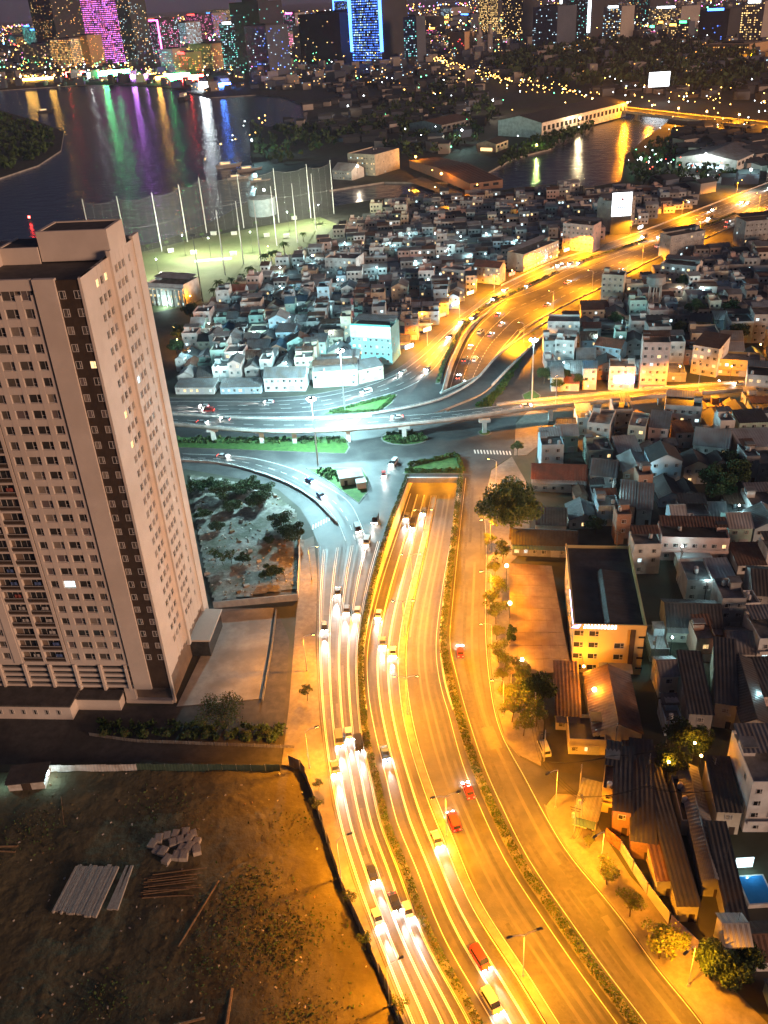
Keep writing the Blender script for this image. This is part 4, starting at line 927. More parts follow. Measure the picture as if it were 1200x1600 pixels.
pxhouse((510, 438), (558, 440), 14, 4, 'white', 'flat concrete', 'flat', 'tall plain white house rising above the tin roofs')
pxhouse((740, 441), (780, 445), 9, 3, 'cream', 'red tile', 'gable_x', 'cream three-storey house with red roof by the lit shops', lit=.3)
pxhouse((690, 447), (726, 451), 9, 3, 'pink', 'flat concrete', 'flat', 'pinkish three-storey house at the street bend', lit=.3)
pxhouse((818, 425), (872, 402), 12, 3, 'cream', 'flat concrete', 'flat', 'lit shophouse row with blue rooftop sign on the wide road', lit=1.0)
t, w, d = pxhouse((878, 390), (925, 395), 12, 5, 'pink', 'flat concrete', 'flat', 'tall pink concrete house beside the wide road')
t, w, d = pxhouse((958, 363), (990, 352), 14, 6, 'grey', 'flat concrete', 'flat', 'grey block carrying the bright white billboard')
bb = thing('billboard', g(968, 366), 0, 'bright white billboard with small logo above the houses', 'billboard')
q = MB(); q.box(-6.5, 6.5, -.4, 0, 12, 27); q.build('face', e_signw, bb); q = MB(); q.box(-6.7, 6.7, 0, .5, 0, 27.2); q.build('frame', m_darksteel, bb)
m_signblue = mat('sign_blue_print', (.02, .05, .2)); q = MB(); q.add([(-2, -.45, 21), (0, -.45, 24), (2, -.45, 21.6), (0, -.45, 22.2)], [(0, 1, 2, 3)]); q.build('logo', mat('sign_red_print', (.3, .02, .02)), bb)
q = MB()
for k, x in enumerate((-3.6, -2.2, -.8, .6, 2.0, 3.4)): q.box(x - .45, x + .45, -.46, -.41, 16.8, 18.2 + .3 * (k % 2))
q.build('lettering', m_signblue, bb)
# right side, between wide road and flyover
pxhouse((998, 611), (1040, 612), 9, 6, 'pink', 'flat concrete', 'flat', 'narrow six-storey pink house beside the straight flyover', 3.4, lit=.1)
t, w, d = pxhouse((950, 609), (990, 610), 9, 3, 'white', 'flat concrete', 'flat', 'three-storey white house with violet lit shop sign at the flyover', lit=.3)
q = MB(); q.box(-w / 2 + 2, w / 2, -d / 2 - .5, -d / 2 - .06, 3.4, 6.2); q.build('sign_board', e_signv, t); light('POINT', (2, -d / 2 - 2.5, 5), 900, (.5, .4, 1), .3, t)
pxhouse((1078, 583), (1118, 590), 14, 4, 'white', 'rusty tin', 'shed', 'tall narrow house with white side and brown roof by the orange street', lit=.2)
pxhouse((938, 468), (972, 470), 9, 4, 'cream', 'flat concrete', 'flat', 'dim tan tower house beside the wide road')
pxhouse((1030, 440), (1085, 446), 12, 3, 'white', 'flat concrete', 'flat', 'wide white three-storey house behind the water tower', lit=.35)
pxhouse((1045, 405), (1098, 395), 10, 4, 'grey', 'flat concrete', 'flat', 'grey unfinished-looking block at the edge of the wide road')
pxhouse((1160, 390), (1215, 385), 14, 5, 'grey', 'flat concrete', 'flat', 'plain grey block at the far end of the wide road')
pxhouse((866, 565), (896, 567), 8, 3, 'white', 'flat concrete', 'flat', 'small white flat-roofed house near the floodlit mast', lit=.3)
pxhouse((928, 560), (968, 566), 9, 2, 'pale blue', 'red tile', 'gable_x', 'small house with orange tiled roof among the trees')
pxhouse((1075, 522), (1108, 524), 9, 2, 'yellow', 'dark tin', 'shed', 'low yellow-walled house behind the tree clump')
pxhouse((1105, 585), (1185, 590), 10, 2, 'yellow', 'flat concrete', 'flat', 'low sodium-lit building on the orange street', lit=.3)
wt = thing('water_tower', g(1020, 492), 0, 'round concrete water tower on legs among the houses', 'water tower')
for k in range(6):
    a = k * math.pi / 3; MB().cyl((3.4 * math.cos(a), 3.4 * math.sin(a), 0), (3.0 * math.cos(a), 3.0 * math.sin(a), 15), .35, .3, 6).build('leg', m_conc, wt)
MB().cyl((0, 0, 15), (0, 0, 16.5), 3.0, 4.6, 16).cyl((0, 0, 16.5), (0, 0, 20), 4.6, 4.6, 16).cyl((0, 0, 20), (0, 0, 21), 4.7, 1, 16).build('tank', m_conc, wt)
MB().cyl((0, 0, 7.2), (0, 0, 7.6), 3.4, 3.4, 12).build('brace_ring', m_conc, wt)
reserve(wt.location, 8, 8)
reserve(g(960, 530), 12, 14); reserve(g(1040, 520), 18, 18); reserve(g(1125, 775), 14, 18); reserve(g(800, 830), 20, 20)
# yellow public building and forecourt roof
m_yb = mat('wall_deep_yellow', (.62, .47, .20), (.68, .52, .24), scale=.3, stain=(.5, .38, .17), sscale=.15)
yb, w, d = pxhouse((893, 1050), (1000, 1054), 36, 4, 'yellow', 'dark tin', 'flat', 'yellow four-storey public building with dark roof and lit sign', 3.5, 'public_building', 'building', wallmat=m_yb, lit=0, detail=0, extras=False)
q = MB(); corrx(q, -d / 2 + 1, d / 2 - 12, -w / 2 + 7, 14.2, 0, 15.2, 1.2, .06); corrx(q, -d / 2 + 1, d / 2 - 12, 0, 15.2, w / 2 - 1, 14.2, 1.2, .06); q.build('raised_roof', ROOFS['dark tin'], yb)
for s in range(4):
    for i, x in enumerate((-7.2, -3.6, 2.6)):
        if s == 3 and i == 2: continue
        obj('window', wmesh(2.4, 1.7), yb, (x, -d / 2 - .03, s * 3.5 + 1.0), 0)
    for k in range(7): obj('window', wmesh(1.5, 1.7), yb, (-w / 2 - .03, -d / 2 + 3 + k * 4.8, s * 3.5 + 1.0), -math.pi / 2)
q = MB(); q.box(5.0, 6.2, -d / 2 - .35, -d / 2 - .01, 0, 14.2); q.build('pilaster', m_towerdark, yb)
for s in range(4): q = MB(); q.box(7.0, 8.6, -d / 2 - .1, -d / 2 - .01, 1.8 + s * 3.2, 2.3 + s * 3.2); q.build('slot_window', m_glass, yb)
q = MB(); q.box(-w / 2 - .3, w / 2 + .3, -d / 2 - .35, -d / 2 - .02, 14.0, 15.4); q.build('parapet', m_yb, yb)
q = MB(); q.box(-w / 2 - .35, -w / 2 - .02, -d / 2, d / 2, 14.0, 15.4); q.build('parapet', m_yb, yb)
q = MB(); q.box(w / 2 + .02, w / 2 + .3, -d / 2, d / 2, 12, 15.4); q.build('parapet', m_yb, yb)
q = MB(); q.box(-w / 2 - .45, -w / 2 - .36, -d / 2 + .2, -d / 2 + 14, 14.9, 15.35); q.build('light_strip', emis('violet_strip', (.62, .55, 1), 7), yb)
q = MB()
for k in range(10):
    for r_ in range(2): q.box(-6.2 + k * .8 + (.2 if r_ else 0), -5.7 + k * .8, -d / 2 - .5, -d / 2 - .36, 14.2 + r_ * .62, 14.65 + r_ * .62)
q.build('sign_lettering', emis('sign_white_letters', (.9, .93, 1), 6), yb)
q = MB(); q.add([(-9.2, -d / 2 - .42, 14.2), (-7.4, -d / 2 - .42, 14.1), (-6.8, -d / 2 - .42, 15.3), (-8.4, -d / 2 - .42, 15.0)], [(0, 1, 2, 3)]); q.build('logo', emis('sign_blue', (.25, .35, 1), 5), yb)
MB().box(-2, 6, -d / 2 - 4, -d / 2 - .05, 3.2, 3.5).build('entrance_canopy', m_conc, yb)
light('POINT', (-6, -d / 2 - 5, 6.5), 6500, SOD, .3, yb); MB().ball((-6, -d / 2 - 5, 6.1), .3, 8, 5).build('wall_lamp', e_sod, yb); MB().tube([(-6, -d / 2 - .05, 5.4), (-6, -d / 2 - 5, 5.8)], .06).build('lamp_bracket', m_darksteel, yb)
fc = thing('forecourt_roof', g(840, 1055), 0, 'broad reddish sheet roof over the forecourt beside the yellow building', 'canopy roof')
P = [g(796, 1053, 4.2), g(893, 1050, 4.2), g(862, 884, 4.2), g(796, 880, 4.2)]; P = [Vector((p.x - fc.location.x, p.y - fc.location.y, 4.2)) for p in P]
NCOL, NROW = 7, 9
m_canopy = mat('canopy_sheet', (.20, .15, .105), (.27, .205, .145), rough=.7, scale=.5, stain=(.15, .09, .065), sscale=.2)
for j in range(NROW):
    for i in range(NCOL):
        def bil(u, v): return P[0].lerp(P[1], u).lerp(P[3].lerp(P[2], u), v)
        q = MB(); u0, u1, v0, v1 = i / NCOL, (i + .985) / NCOL, j / NROW, (j + .985) / NROW; cs = [bil(u0, v0), bil(u1, v0), bil(u1, v1), bil(u0, v1)]; dz = R_.uniform(0, .05)
        q.add([(c_.x, c_.y, c_.z + dz) for c_ in cs] + [(c_.x, c_.y, c_.z - .08) for c_ in cs], [(0, 1, 2, 3), (1, 0, 4, 5), (2, 1, 5, 6), (3, 2, 6, 7), (0, 3, 7, 4)]); q.build('roof_sheet', m_canopy, fc)
for u in (.03, .5, .97):
    for v in (.03, .35, .65, .97): p = P[0].lerp(P[1], u).lerp(P[3].lerp(P[2], u), v); MB().cyl((p.x, p.y, 0), (p.x, p.y, 4.1), .14, .14, 6).build('post', m_steel, fc)
reserve(fc.location + Vector((0, 15, 0)), 20, 34)
# sheds and houses on the near right, read from the photograph one by one
NEAR = [((868, 1140), (905, 1142), 17, 1, 'cream', 'rusty tin', 'shed', 'low hall with dull red sheet roof beside the parked car', 4.5),
        ((925, 1170), (1000, 1172), 20, 1, 'cream', 'rusty tin', 'gable_y', 'broad brown gabled hall below the yellow building', 5),
        ((888, 1178), (945, 1180), 8, 1, 'cream', 'dark tin', 'flat', 'small flat office with lit window beside the white car', 3.6),
        ((1072, 1150), (1108, 1152), 20, 2, 'grey', 'dark tin', 'shed', 'dark flat-roofed house left of the ribbed shed', 3.4),
        ((1112, 1135), (1145, 1140), 22, 2, 'cream', 'dark tin', 'shed', 'long house with plain slate-coloured roof and cream end wall', 3.6),
        ((1152, 1165), (1196, 1168), 22, 2, 'grey', 'dark tin', 'gable_y', 'ribbed brown shed with barred end beside the tall white house', 3.4),
        ((1160, 1300), (1235, 1300), 14, 4, 'white', 'flat concrete', 'flat', 'tall white house with blue-lit yard at the picture edge', 3.3),
        ((955, 1302), (982, 1306), 16, 2, 'bare brick', 'dark tin', 'shed', 'dark brick house behind the roadside billboards', 3.4),
        ((984, 1340), (1020, 1345), 26, 1, 'bare brick', 'dark tin', 'shed', 'long black sheet roof second from the billboards', 5),
        ((1024, 1400), (1052, 1400), 34, 1, 'grey', 'rusty tin', 'shed', 'very long brown ribbed shed roof third from the billboards', 4.5),
        ((1056, 1440), (1088, 1440), 38, 1, 'grey', 'dark tin', 'shed', 'very long dark shed roof in the middle of the yard', 4.5),
        ((1094, 1400), (1128, 1402), 28, 1, 'grey', 'grey tin', 'gable_y', 'grey-brown gabled shed with pale end wall', 4.5),
        ((1115, 1302), (1152, 1304), 13, 2, 'cream', 'dark tin', 'shed', 'two-storey house with ribbed dark roof beside the white house', 3.2),
        ((1132, 1460), (1162, 1462), 20, 1, 'grey', 'dark tin', 'shed', 'black shed roof beside the blue pool', 4.5),
        ((1062, 1305), (1090, 1306), 12, 1, 'cream', 'dark tin', 'flat', 'low dark-roofed house at the end of the alley', 3.4),
        ((895, 1290), (930, 1300), 9, 1, 'cream', 'grey tin', 'shed', 'small tiled-roof kiosk house at the side street corner', 3.2),
        ((938, 1268), (960, 1272), 12, 2, 'yellow', 'flat concrete', 'flat', 'narrow sodium-lit house at the side street corner', 3.0),
        ((1030, 875), (1135, 878), 9, 2, 'pink', 'dark tin', 'flat', 'long house with pale pink side wall and dark roof', 3.6),
        ((830, 768), (915, 771), 11, 1, 'white', 'red tile', 'gable_x', 'long white house with dark red tiled roof behind the big tree', 5),
        ((836, 838), (884, 840), 9, 1, 'cream', 'rusty tin', 'shed', 'low cream house with brown roof behind the big tree', 4.2),
        ((800, 868), (900, 872), 9, 1, 'grey', 'dark tin', 'gable_x', 'wide low dark shed above the yellow building', 4.2),
        ((966, 815), (990, 817), 14, 2, 'grey', 'grey tin', 'shed', 'long grey sheet roof above the lit alley, upper', 3),
        ((993, 820), (1016, 822), 14, 2, 'grey', 'grey tin', 'shed', 'long grey sheet roof above the lit alley, lower', 3),
        ((920, 768), (960, 772), 12, 2, 'grey', 'grey tin', 'gable_x', 'grey-roofed house above the lit green alley', 3.2),
        ((915, 700), (950, 704), 13, 3, 'white', 'flat concrete', 'flat', 'white three-storey terrace house below the flyover, nearest the roundabout', 3.2),
        ((978, 705), (1005, 708), 12, 3, 'cream', 'pale tin', 'flat', 'cream terrace house below the flyover with pale roof', 3.2),
        ((1010, 705), (1040, 708), 12, 3, 'pink', 'grey tin', 'shed', 'pink house below the flyover with two-tone roof', 3.2),
        ((1035, 672), (1092, 676), 10, 3, 'white', 'dark tin', 'flat', 'white house with terrace right under the straight flyover', 3.2),
        ((1160, 636), (1210, 640), 11, 4, 'white', 'dark tin', 'flat', 'tall white house at the far end of the straight flyover', 3.2),
        ((1080, 722), (1135, 728), 14, 2, 'white', 'pale tin', 'gable_x', 'house with pale corrugated roof facing the dark trees', 3.4),
        ((1172, 960), (1230, 964), 14, 2, 'grey', 'dark tin', 'gable_x', 'dark-roofed house at the middle of the picture edge', 3.2),
        ((1040, 1003), (1125, 1006), 12, 1, 'cream', 'dark tin', 'gable_x', 'wide dark roof with two lit openings in its wall', 5)]
for i, (bl, br, dep, st, wl2, rf, rt, lab, fh) in enumerate(NEAR): pxhouse(bl, br, dep, st, wl2, rf, rt, lab, fh, group='houses of the near right quarter', lit=.14)
# roadside hoardings
hb = thing('roadside_hoarding', g(985, 1385), 0, 'row of slanted advertising boards along the right footpath', 'hoarding')
A = [(945, 1312), (968, 1332), (988, 1365), (1010, 1400), (1045, 1448), (1090, 1492)]; H0 = hb.location
cols_ = [mat('board_red', (.35, .06, .05), (.5, .2, .1), scale=1), mat('board_white', (.5, .48, .55), (.25, .25, .4), scale=.6), mat('board_bluewhite', (.42, .42, .55), (.3, .3, .5), scale=.7), mat('board_blank', (.5, .47, .42)), mat('board_violet', (.12, .10, .35), (.2, .18, .45), scale=.6)]
for k in range(5):
    a = g(*A[k]) - H0; b_ = g(*A[k + 1]) - H0; q = MB(); q.wallstrip([a.lerp(b_, .03), a.lerp(b_, .97)], .6, 3.6, .15); bo = q.build('board', cols_[k], hb)
    q = MB()
    for u in (.06, .5, .94): p = a.lerp(b_, u); q.cyl((p.x + .2, p.y + .2, 0), (p.x + .2, p.y + .2, 3.3), .07, .07, 5)
    q.build('post', m_steel, bo)
# pool yard
pl_ = thing('swimming_pool', g(1180, 1395), 0, 'small blue lit pool behind the white house', 'pool')
q = MB(); q.box(-2.6, 2.6, -3.2, 3.2, 0, 1.0); q.build('basin', WALLS['white'], pl_); q = MB(); q.box(-2.3, 2.3, -2.9, 2.9, .9, 1.04); q.build('water', mat('pool_blue', (.02, .16, .42), (.03, .2, .5), rough=.1, scale=.4), pl_)
MB().box(-2, 1.4, 5.2, 5.4, .6, 3.2).build('lit_screen', e_coolwin, pl_); light('POINT', (0, 3.8, 2.6), 380, COOL, .2, pl_); reserve(pl_.location, 6, 9)

# filled quarters: rows of close-packed houses
def fill(poly, rz, roww, colw, alley, group, label_tail, seed, zmax=3, far=False, cap=400, wts=None, lit=.1, pale=True):
    P = G(poly); rr = random.Random(seed); cs, sn = math.cos(rz), math.sin(rz)
    U = [p.x * cs + p.y * sn for p in P]; V = [-p.x * sn + p.y * cs for p in P]
    v = min(V) + roww * .5; row = 0; total = 0; lrow = 0
    while v < max(V):
        dep = roww * rr.uniform(.85, 1.1); u = min(U) + rr.uniform(0, 3); k = 0
        while u < max(U):
            w = colw * rr.choice((.7, .8, .9, 1.0, 1.0, 1.2, 1.5)); dd = dep * rr.uniform(.75, 1.0); vv = v + rr.uniform(-.8, .8); okk = False
            for sh_ in (1.0, .75, .55):
                w2, d2 = w * sh_, dd * (sh_ if sh_ == 1 else sh_ + .1); uc = u + w2 / 2; x = uc * cs - vv * sn; y = uc * sn + vv * cs
                if all(inpoly((x + a * (w2 / 2) * cs - b_ * (d2 / 2) * sn, y + a * (w2 / 2) * sn + b_ * (d2 / 2) * cs), P) for a in (-1, 1) for b_ in (-1, 1)) and not clash(x, y, rz, w2, d2): okk = True; break
            if not okk: u += 1.2; continue
            w, dd = w2, d2; u += w + rr.choice((.15, .2, .3, 1.6)); reserve(Vector((x, y, 0)), w, dd, rz)
            if rr.random() < .05: continue
            st = rr.choices((1, 2, 3, 4), wts or (34, 40, 20, 6))[0]; st = min(st, zmax)
            wall = rr.choice(('white', 'white', 'white', 'cream', 'grey', 'grey', 'pale blue', 'pale blue', 'pale green', 'pink', 'bare brick'))
            rt = 'flat' if rr.random() < (.15, .35, .7, .9)[st - 1] else rr.choice(('shed', 'gable_x', 'gable_y', 'gable_y'))
            roof = 'flat concrete' if rt == 'flat' else rr.choice(('grey tin', 'grey tin', 'dark tin', 'rusty tin', 'pale tin', 'pale tin', 'red tile', 'grey tin', 'blue tin', 'grey tin') if pale else ('grey tin', 'dark tin', 'dark tin', 'rusty tin', 'dark tin', 'pale tin', 'rusty tin'))
            if total >= cap: PLACED.pop(); return total
            lab = ('one', 'two', 'three', 'four')[st - 1] + '-storey ' + wall + ' house, ' + roof + ' roof, ' + nth(k) + ' in ' + nth(lrow) + ' row ' + label_tail
            house(Vector((x, y, 0)), rz + rr.gauss(0, .03), w, dd, st, wall, roof, rt, lab, group, rr=rr, lit=lit, detail=1, fh=rr.uniform(3.0, 3.4))
            k += 1; total += 1
        lrow += k > 0; v += roww + (alley if row % 2 else .3); row += 1
    return total
c1 = fill([(276, 606), (276, 575), (300, 525), (330, 476), (380, 448), (440, 420), (512, 382), (600, 372), (700, 366), (820, 372), (842, 408), (780, 440), (735, 470), (690, 505), (650, 540), (610, 568), (600, 585), (480, 608), (410, 612)], math.radians(-6), 11.0, 7.4, 2.2, 'houses of the middle quarter', 'above flyover', 21, 4, cap=150)
c2 = fill([(845, 530), (900, 497), (945, 466), (1035, 412), (1110, 392), (1200, 345), (1260, 420), (1250, 580), (1190, 596), (1000, 606), (860, 614), (845, 585)], math.radians(-10), 13, 10, 4.0, 'houses between wide road and straight flyover', 'beyond straight flyover', 22, 4, cap=45)
c3 = fill([(870, 662), (1000, 646), (1240, 628), (1240, 1160), (1012, 1150), (1010, 1050), (968, 852), (840, 850), (838, 700)], math.radians(-4), 12, 8.6, 2.4, 'houses of the quarter below the straight flyover', 'rising toward flyover', 23, 3, cap=85, lit=.08, pale=False)
c4 = fill([(905, 1262), (960, 1250), (1240, 1258), (1260, 1640), (1170, 1600), (1100, 1490), (1050, 1430), (985, 1365)], math.radians(-3), 11, 8, 2, 'houses of the lowest right yard', 'of lowest yard', 24, 2, cap=25, lit=.08, pale=False)
sc['house_counts'] = str((c1, c2, c3, c4))
# farther houses that merge into one mass
rr = random.Random(31); fh_ = MB(); fhl = MB()
FPS = [G([(276, 606), (276, 575), (300, 525), (330, 476), (380, 448), (440, 420), (512, 382), (560, 345), (620, 314), (760, 306), (850, 300), (930, 300), (985, 300), (1080, 302), (1110, 316), (950, 374), (900, 390), (842, 408), (780, 440), (735, 470), (690, 505), (650, 540), (610, 568), (600, 585), (480, 608)]),
       G([(945, 466), (1035, 412), (1110, 392), (1200, 345), (1260, 420), (1250, 580), (1190, 596), (1000, 606), (860, 614), (845, 585), (845, 530)]), G([(870, 662), (1000, 646), (1240, 628), (1240, 1150), (1012, 1145), (1010, 1050), (968, 852), (840, 850)])]
for FP in FPS:
    xs = [p.x for p in FP]; ys = [p.y for p in FP]; y = min(ys) + 5
    while y < max(ys):
        x = min(xs); row_d = rr.uniform(9.5, 12)
        while x < max(xs):
            w = rr.uniform(4.6, 9.5); d = row_d * rr.uniform(.8, 1); H = rr.choice((3.4, 3.4, 3.6, 6.4, 6.6, 6.8, 9.6)); xc = x + w / 2
            if y < 300: H = min(H, 4)
            if not all(inpoly((xc + a * w / 2, y + b_ * d / 2), FP) for a in (-1, 1) for b_ in (-1, 1)) or clash(xc, y, -.1, w, d): x += 1.0; continue
            x += w + rr.choice((.3, .3, .3, 1.8)); mi = rr.choice((0, 0, 1, 2, 2, 3, 7)); T = Matrix.Translation((xc, y, 0)) @ Matrix.Rotation(rr.gauss(-.1, .04), 4, 'Z'); fh_.box(-w / 2, w / 2, -d / 2, d / 2, 0, H, mi, T)
            if rr.random() < .65:
                rm_ = rr.choice((4, 4, 5, 6, 8, 8)); e_ = .3; k_ = rr.choice((.18, .25, .3)) * d / 2
                fh_.add([T @ Vector(p) for p in ((-w / 2 - e_, -d / 2 - e_, H + .05), (w / 2 + e_, -d / 2 - e_, H + .05), (w / 2 + e_, 0, H + k_), (-w / 2 - e_, 0, H + k_), (w / 2 + e_, d / 2 + e_, H + .05), (-w / 2 - e_, d / 2 + e_, H + .05))], [(0, 1, 2, 3), (3, 2, 4, 5)], rm_); fh_.add([T @ Vector(p) for p in ((w / 2, -d / 2, H), (w / 2, d / 2, H), (w / 2, 0, H + k_))], [(0, 1, 2)], mi)
            else:
                for a in ((-w / 2, w / 2, -d / 2, -d / 2 + .2), (-w / 2, -w / 2 + .2, -d / 2 + .2, d / 2), (w / 2 - .2, w / 2, -d / 2 + .2, d / 2)): fh_.box(*a, H, H + .9, mi, T)
                fh_.box(-w / 2 + .4, -w / 2 + 3, 0, 3, H, H + 2.4, mi, T); fh_.cyl(T @ Vector((w * .2, d * .2, H)), T @ Vector((w * .2, d * .2, H + 1.5)), .55, .55, 8, 9)
            for s_ in range(max(1, int(H / 3.1))):
                for i in range(int(w / 2.4)):
                    xx = -w / 2 + 1.2 + i * 2.4; ml_ = 0 if rr.random() > .13 else rr.choice((1, 2, 2)); fhl.add([T @ Vector(p) for p in ((xx - .6, -d / 2 - .04, s_ * 3.1 + 1), (xx + .6, -d / 2 - .04, s_ * 3.1 + 1), (xx + .6, -d / 2 - .04, s_ * 3.1 + 2.3), (xx - .6, -d / 2 - .04, s_ * 3.1 + 2.3))], [(0, 1, 2, 3)], ml_)
        y += row_d + rr.choice((.4, 2.2))
fo_ = stuff(fh_.build('distant_houses', [WALLS['white'], WALLS['cream'], WALLS['grey'], WALLS['pink'], ROOFS['grey tin'], ROOFS['dark tin'], ROOFS['rusty tin'], WALLS['pale blue'], ROOFS['pale tin'], m_steel]), 'mass of close-packed houses toward the creek')
stuff(fhl.build('distant_house_windows', [m_glass, e_warmwin, e_coolwin], fo_))
# alley lamps
al = [(300, 575), (352, 560), (420, 590), (455, 520), (505, 500), (385, 500), (560, 480), (620, 470), (650, 430), (560, 420), (480, 560), (700, 410), (640, 385), (735, 420), (600, 520), (520, 545), (800, 400), (345, 600)]
al += [(310, 545), (400, 545), (440, 470), (530, 460), (590, 440), (610, 400), (680, 385), (760, 385), (440, 440), (490, 420), (330, 530), (540, 400), (670, 460), (580, 540), (375, 585), (450, 595), (720, 390)]
for i, (x, y) in enumerate(sorted(al)): globe_lamp(g(x, y), 8.5, 'white alley lamp above the tin roofs of the middle quarter, ' + nth(i) + ' from the left', 'white alley lamps', 4200, COOL, e_cool, .3)
al2 = [(955, 800), (935, 700), (1046, 1030), (1010, 770), (1100, 700), (1150, 820), (1100, 940), (1180, 1120), (1062, 885), (1120, 620)]
for i, ((x, y), e_) in enumerate(sorted(zip(al2, (1900, 2200, 2200, 900, 1600, 700, 600, 900, 700, 1600)))): globe_lamp(g(x, y), 7, 'white alley lamp among dark roofs of the right quarter, ' + nth(i) + ' from the left', 'white alley lamps', e_, COOL, e_cool, .25)
al3 = [(930, 548), (985, 520), (880, 590), (1060, 470), (1095, 470), (1000, 590), (1140, 520)]
for i, (x, y) in enumerate(sorted(al3)): globe_lamp(g(x, y), 7, 'lamp among the houses beyond the straight flyover, ' + nth(i) + ' from the left', 'lamps beyond the flyover', 3000, COOL if x != 1060 else WARMW, e_cool, .28)
al4 = [(1060, 595), (1140, 595), (1185, 560), (700, 480), (660, 510), (740, 462), (800, 440), (860, 418), (690, 470), (640, 310), (680, 305), (720, 318), (280, 550), (275, 530), (300, 480), (420, 400), (700, 340), (820, 345), (1080, 1195), (1090, 1215), (1040, 1225)]
for i, (x, y) in enumerate(sorted(al4)): globe_lamp(g(x, y), 6.5, 'small orange street lamp between house fronts, ' + nth(i) + ' from the left', 'small orange lamps', 3600 if y < 1000 else 1500, SOD, e_sod, .28)
# bright shop boards on the shop side of the wide road
for i, (x, y) in enumerate([(640, 555), (668, 528), (692, 505), (712, 487), (735, 470), (800, 440), (850, 414), (885, 402), (925, 392), (1000, 366)]):
    p = g(x, y - 3); o = MB().box(-2.6, 2.6, -.15, .15, 2.6, 4.4).build('shop_sign', (e_signw, emis('sign_warm', (1, .75, .4), 4), emis('sign_redlit', (1, .25, .12), 3))[i % 3]); o.location = p; o.rotation_euler = (0, 0, math.radians(40))
    tag(o, ('white', 'warm yellow', 'red')[i % 3] + ' lit shop sign facing the wide road, ' + nth(i) + ' from the junction', 'shop sign', 'lit shop signs'); light('POINT', (0, -2, 3.6), 900, ((.8, .9, 1), WARMW, (1, .4, .2))[i % 3], .3, o)
# ---------------------------------------------------------------- driving range by the river
RANGE = [(150, 402), (225, 393), (300, 374), (420, 352), (500, 339), (526, 350), (505, 372), (430, 412), (370, 442), (325, 472), (235, 490), (180, 470)]
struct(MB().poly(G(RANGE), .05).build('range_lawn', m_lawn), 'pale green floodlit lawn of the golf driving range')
pole_me = MB().cyl((0, 0, 0), (0, 0, 40), .42, .26, 8).mesh('net_pole', m_steel)
far_b = [(148, 404), (200, 399), (253, 393), (293, 378), (323, 364), (381, 356), (436, 348), (486, 341), (522, 334)]
near_b = [(352, 430), (381, 413), (408, 411), (433, 384), (465, 379), (494, 360)]
for i, (x, y) in enumerate(far_b): tag(obj('net_pole', pole_me, None, g(x, y)), 'tall pale steel net pole on the river side of the range, ' + nth(i) + ' from the tower', 'net pole', 'net poles of the driving range')
for i, (x, y) in enumerate(near_b): tag(obj('net_pole', pole_me, None, g(x, y)), 'tall pale steel net pole on the house side of the range, ' + nth(i) + ' from the tower', 'net pole', 'net poles of the driving range')
mn = bpy.data.materials.new('net'); mn.use_nodes = True; n = mn.node_tree.nodes; l = mn.node_tree.links
tb = n.new('ShaderNodeBsdfTransparent'); df = n.new('ShaderNodeBsdfDiffuse'); df.inputs[0].default_value = (.22, .22, .21, 1); ms = n.new('ShaderNodeMixShader'); ms.inputs[0].default_value = .12
l.new(tb.outputs[0], ms.inputs[1]); l.new(df.outputs[0], ms.inputs[2]); l.new(ms.outputs[0], n['Material Output'].inputs[0])
nt = thing('range_net', g(*far_b[0]), 0, 'fine grey safety net sagging between the tall poles by the river', 'net'); N0 = nt.location
for a, b_ in zip(far_b, far_b[1:]):
    p = g(*a) - N0; q = g(*b_) - N0; m = MB(); vs = []
    for k in range(13):
        t = k / 12; c = p.lerp(q, t); sag = 2.2 * 4 * t * (1 - t)
        for j in range(5): vs.append((c.x, c.y + 1.2 * math.sin(math.pi * t) * (1 - j / 4), (38 - sag) * j / 4))
    m.add(vs, [(k * 5 + j, k * 5 + 5 + j, k * 5 + 6 + j, k * 5 + 1 + j) for k in range(12) for j in range(4)]); np_ = m.build('net_panel', mn, nt, True); q_ = MB()
    for j in (2, 4): q_.tube([Vector(vs[k * 5 + j]) for k in range(13)], .035, 4)
    for k in (3, 6, 9): q_.tube([Vector(vs[k * 5 + j]) for j in range(5)], .02, 4)
    q_.build('net_cord', m_steel, np_)
p = g(317, 471); dmst = thing('lamp_mast', p, 0, 'dark slender floodlight mast between the range and the houses', 'lamp mast', 'tall lamp masts')
MB().cyl((0, 0, 0), (0, 0, 38), .4, .2, 8).build('pole', m_darksteel, dmst); MB().box(-1.6, 1.6, -.3, .3, 37, 38.6).build('crossbar', m_darksteel, dmst)
box_me = MB().box(-2.0, 2.0, -1.0, 1.0, 0, 2.2).box(-2.2, 2.2, -1.2, 1.2, 2.2, 2.5).mesh('target_hut', WALLS['white'])
for i, (x, y) in enumerate(sorted([(267, 394), (303, 397), (334, 367), (366, 367), (365, 399), (417, 370), (448, 371), (460, 343)])):
    tag(obj('target_hut', box_me, None, g(x, y), R_.uniform(-.3, .3)), 'small white target hut on the driving range lawn, ' + nth(i) + ' from the tower', 'target hut', 'target huts on the range')
for i, (x, y) in enumerate(sorted([(250, 440), (330, 405), (395, 395), (452, 362), (290, 400), (500, 350)])): globe_lamp(g(x, y), 14, 'range floodlight standing on the lawn, ' + nth(i) + ' from the tower', 'range floodlights', 95000, (.90, 1.0, .72), e_cool, .3)
struct(MB().poly(G([(304, 407), (330, 404), (362, 402), (362, 405), (330, 408), (304, 410)]), .08).build('sand_path', mat('sand', (.7, .69, .62))), 'pale sandy strip on the range lawn')
cl, w, d = pxhouse((236, 476), (292, 480), 16, 3, 'white', 'flat concrete', 'flat', 'white three-storey club house with columns at the range', 4, 'club_house', 'building', lit=.8)
